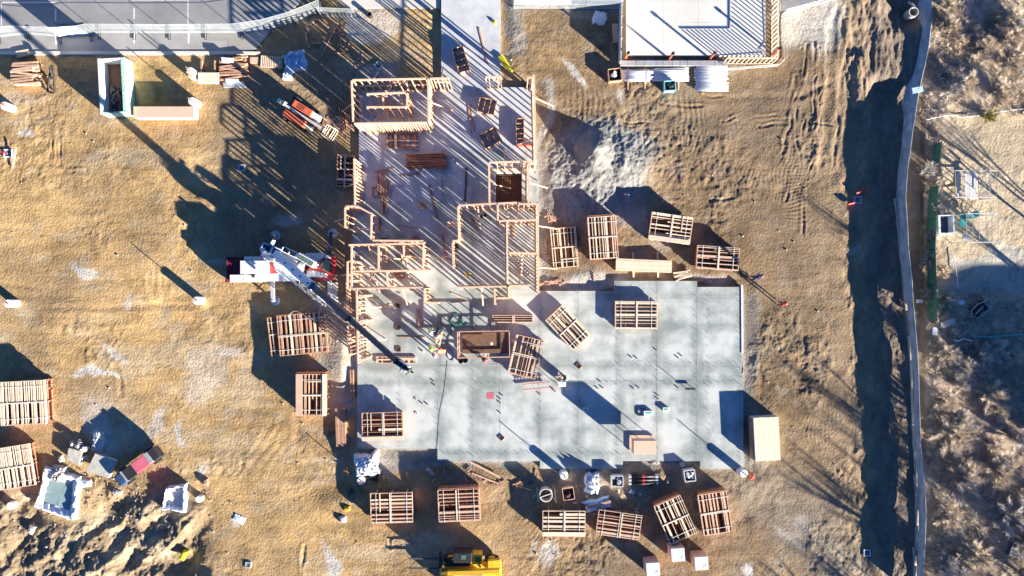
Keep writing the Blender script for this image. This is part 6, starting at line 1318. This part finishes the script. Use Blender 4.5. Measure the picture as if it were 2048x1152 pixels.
def bare_tree(label, px, py, h, seed, m='bark', spread=.5, twigs=1500, group=None, thin=1.0):
    g = random.Random(seed); x, y = W(px, py); t = thing('bare_tree', label, 'tree', (x, y, 0), group=group); mb = MB(); tips = []; cr = MB()
    def grow(p, d, l, r, dep):
        q = p+d*l; q2 = q
        (mb if dep == 0 else cr).cyl(p, q, r, r*.68, n=6 if dep < 2 else 4, cap=False)
        if dep >= 4: tips.append((q, d)); return
        if dep >= 2: tips.append((q, d))
        k = 3 if dep < 3 else 2
        for i in range(k):
            a = g.uniform(0, 6.28); s_ = g.uniform(.35, .9)*spread*1.6; n_ = Vector((math.cos(a), math.sin(a), g.uniform(-.1, .5))); dd = (d+n_*s_).normalized(); grow(p+d*l*g.uniform(.6, 1.0), dd, l*g.uniform(.62, .82), r*.6, dep+1)
    grow(Vector((0, 0, -.2)), Vector((g.uniform(-.1, .1), g.uniform(-.1, .1), 1)).normalized(), h*.30, h*.016*thin+.03, 0)
    mb.build('trunk', M[m], t, smooth=True); cw = cr.build('crown', M[m], t, smooth=True); P_ = np.array([list(q) for q, d in tips]); D_ = np.array([list(d) for q, d in tips])
    def fn(g, k):
        i = g.randint(0, len(P_), k); A = P_[i]-D_[i]*g.uniform(0, h*.06, (k, 1)); d = D_[i]+g.normal(0, .55, (k, 3)); d /= np.linalg.norm(d, axis=1, keepdims=True); return A, A+d*g.uniform(.3, 1, (k, 1))*h*.075, g.uniform(.007, .016, k)
    V_, a_, b_ = blades(twigs, fn, seed+3); blade_obj('twig', V_, a_, b_, M['twig2' if m == 'bark' else 'twig'], cw); return t
bare_tree('pale forked bare tree leaning over the green screen by the white walled bin', 1860, 422, 2.4, 70, spread=.9, twigs=500)
bare_tree('small bare tree with white limbs at the bottom of the brush', 1900, 1135, 2.2, 71, spread=.9, twigs=500)
bare_tree('small bare tree with grey limbs in the upper right brush', 2040, 150, 2.6, 72, spread=.9, twigs=500)
r = random.Random(77); i = 0
for (px, py, h) in ((2110, 760, 8.5), (2150, 905, 9), (2190, 1180, 10), (2120, 1320, 9.5), (2230, 1400, 11), (2280, 1050, 9), (2240, 700, 9), (2330, 1300, 12), (1990, 1500, 9), (2180, 1560, 11), (2400, 1480, 13), (2110, 480, 7), (2260, 560, 8)):
    bare_tree('tall bare tree outside the right edge casting thin long shadows over the dirt', px, py, h, 500+i, group='bare trees beyond the right edge', twigs=420, spread=.42); i += 1
# house beyond the right edge whose shadow falls on the sandy yard
x, y = W(2560, 985); t = thing('house', 'brick house beyond the right picture edge', 'house', (x, y, 0))
mb = MB(); mb.box((0, 0, 2.6), (16.6, 11.0, 5.2)); w0 = mb.build('wall', M['brick'], t)
mb = MB(); mb.add([(-8.6, -5.8, 5.2), (8.6, -5.8, 5.2), (8.6, 5.8, 5.2), (-8.6, 5.8, 5.2), (-8.6, 0, 7.0), (8.6, 0, 7.0)], [(0, 1, 5, 4), (2, 3, 4, 5), (3, 0, 4), (1, 2, 5), (3, 2, 1, 0)]); rf = mb.build('roof', M['roof'], t)
for a in (-4, 0, 4):
    for z in (1.4, 3.9): mb = MB(); mb.box((a, -5.53, z), (1.2, .06, 1.3)); f = mb.build('window', M['white'], t); mb = MB(); mb.box((a, -5.57, z), (1.05, .03, 1.15)); mb.build('pane', M['glass'], f)
# stones lying on the dirt
ST = None; r = random.Random(88); NP = 280
for i in range(NP):
    if ST is None:
        bm = bmesh.new(); bmesh.ops.create_icosphere(bm, subdivisions=1, radius=.5)
        for v in bm.verts: v.co *= r.uniform(.75, 1.15)
        me = bpy.data.meshes.new('stone'); bm.to_mesh(me); bm.free(); me.materials.append(M['slabbit']); o = ST = bpy.data.objects.new('stone', me)
    else: o = ST.copy()
    COL.objects.link(o)
    while True:
        px, py = r.uniform(5, 1700), r.uniform(112, 1148); 
        if r.random() < .5: px, py = r.gauss(230, 130), r.gauss(1040, 60)
        if 0 < px < 1760 and 112 < py < 1150 and not any(a-4 < px < c+4 and b_-4 < py < d+4 for a, b_, c, d in SLABS): break
    s_ = r.uniform(.06, .2); o.scale = (s_, s_*r.uniform(.6, 1), s_*.7); o.location = (*W(px, py), gz(px, py)+s_*.2); o.rotation_euler = (0, 0, r.uniform(0, 6)); tag(o, 'loose grey stone lying on the bare dirt', 'stone', 'stones scattered on the dirt')
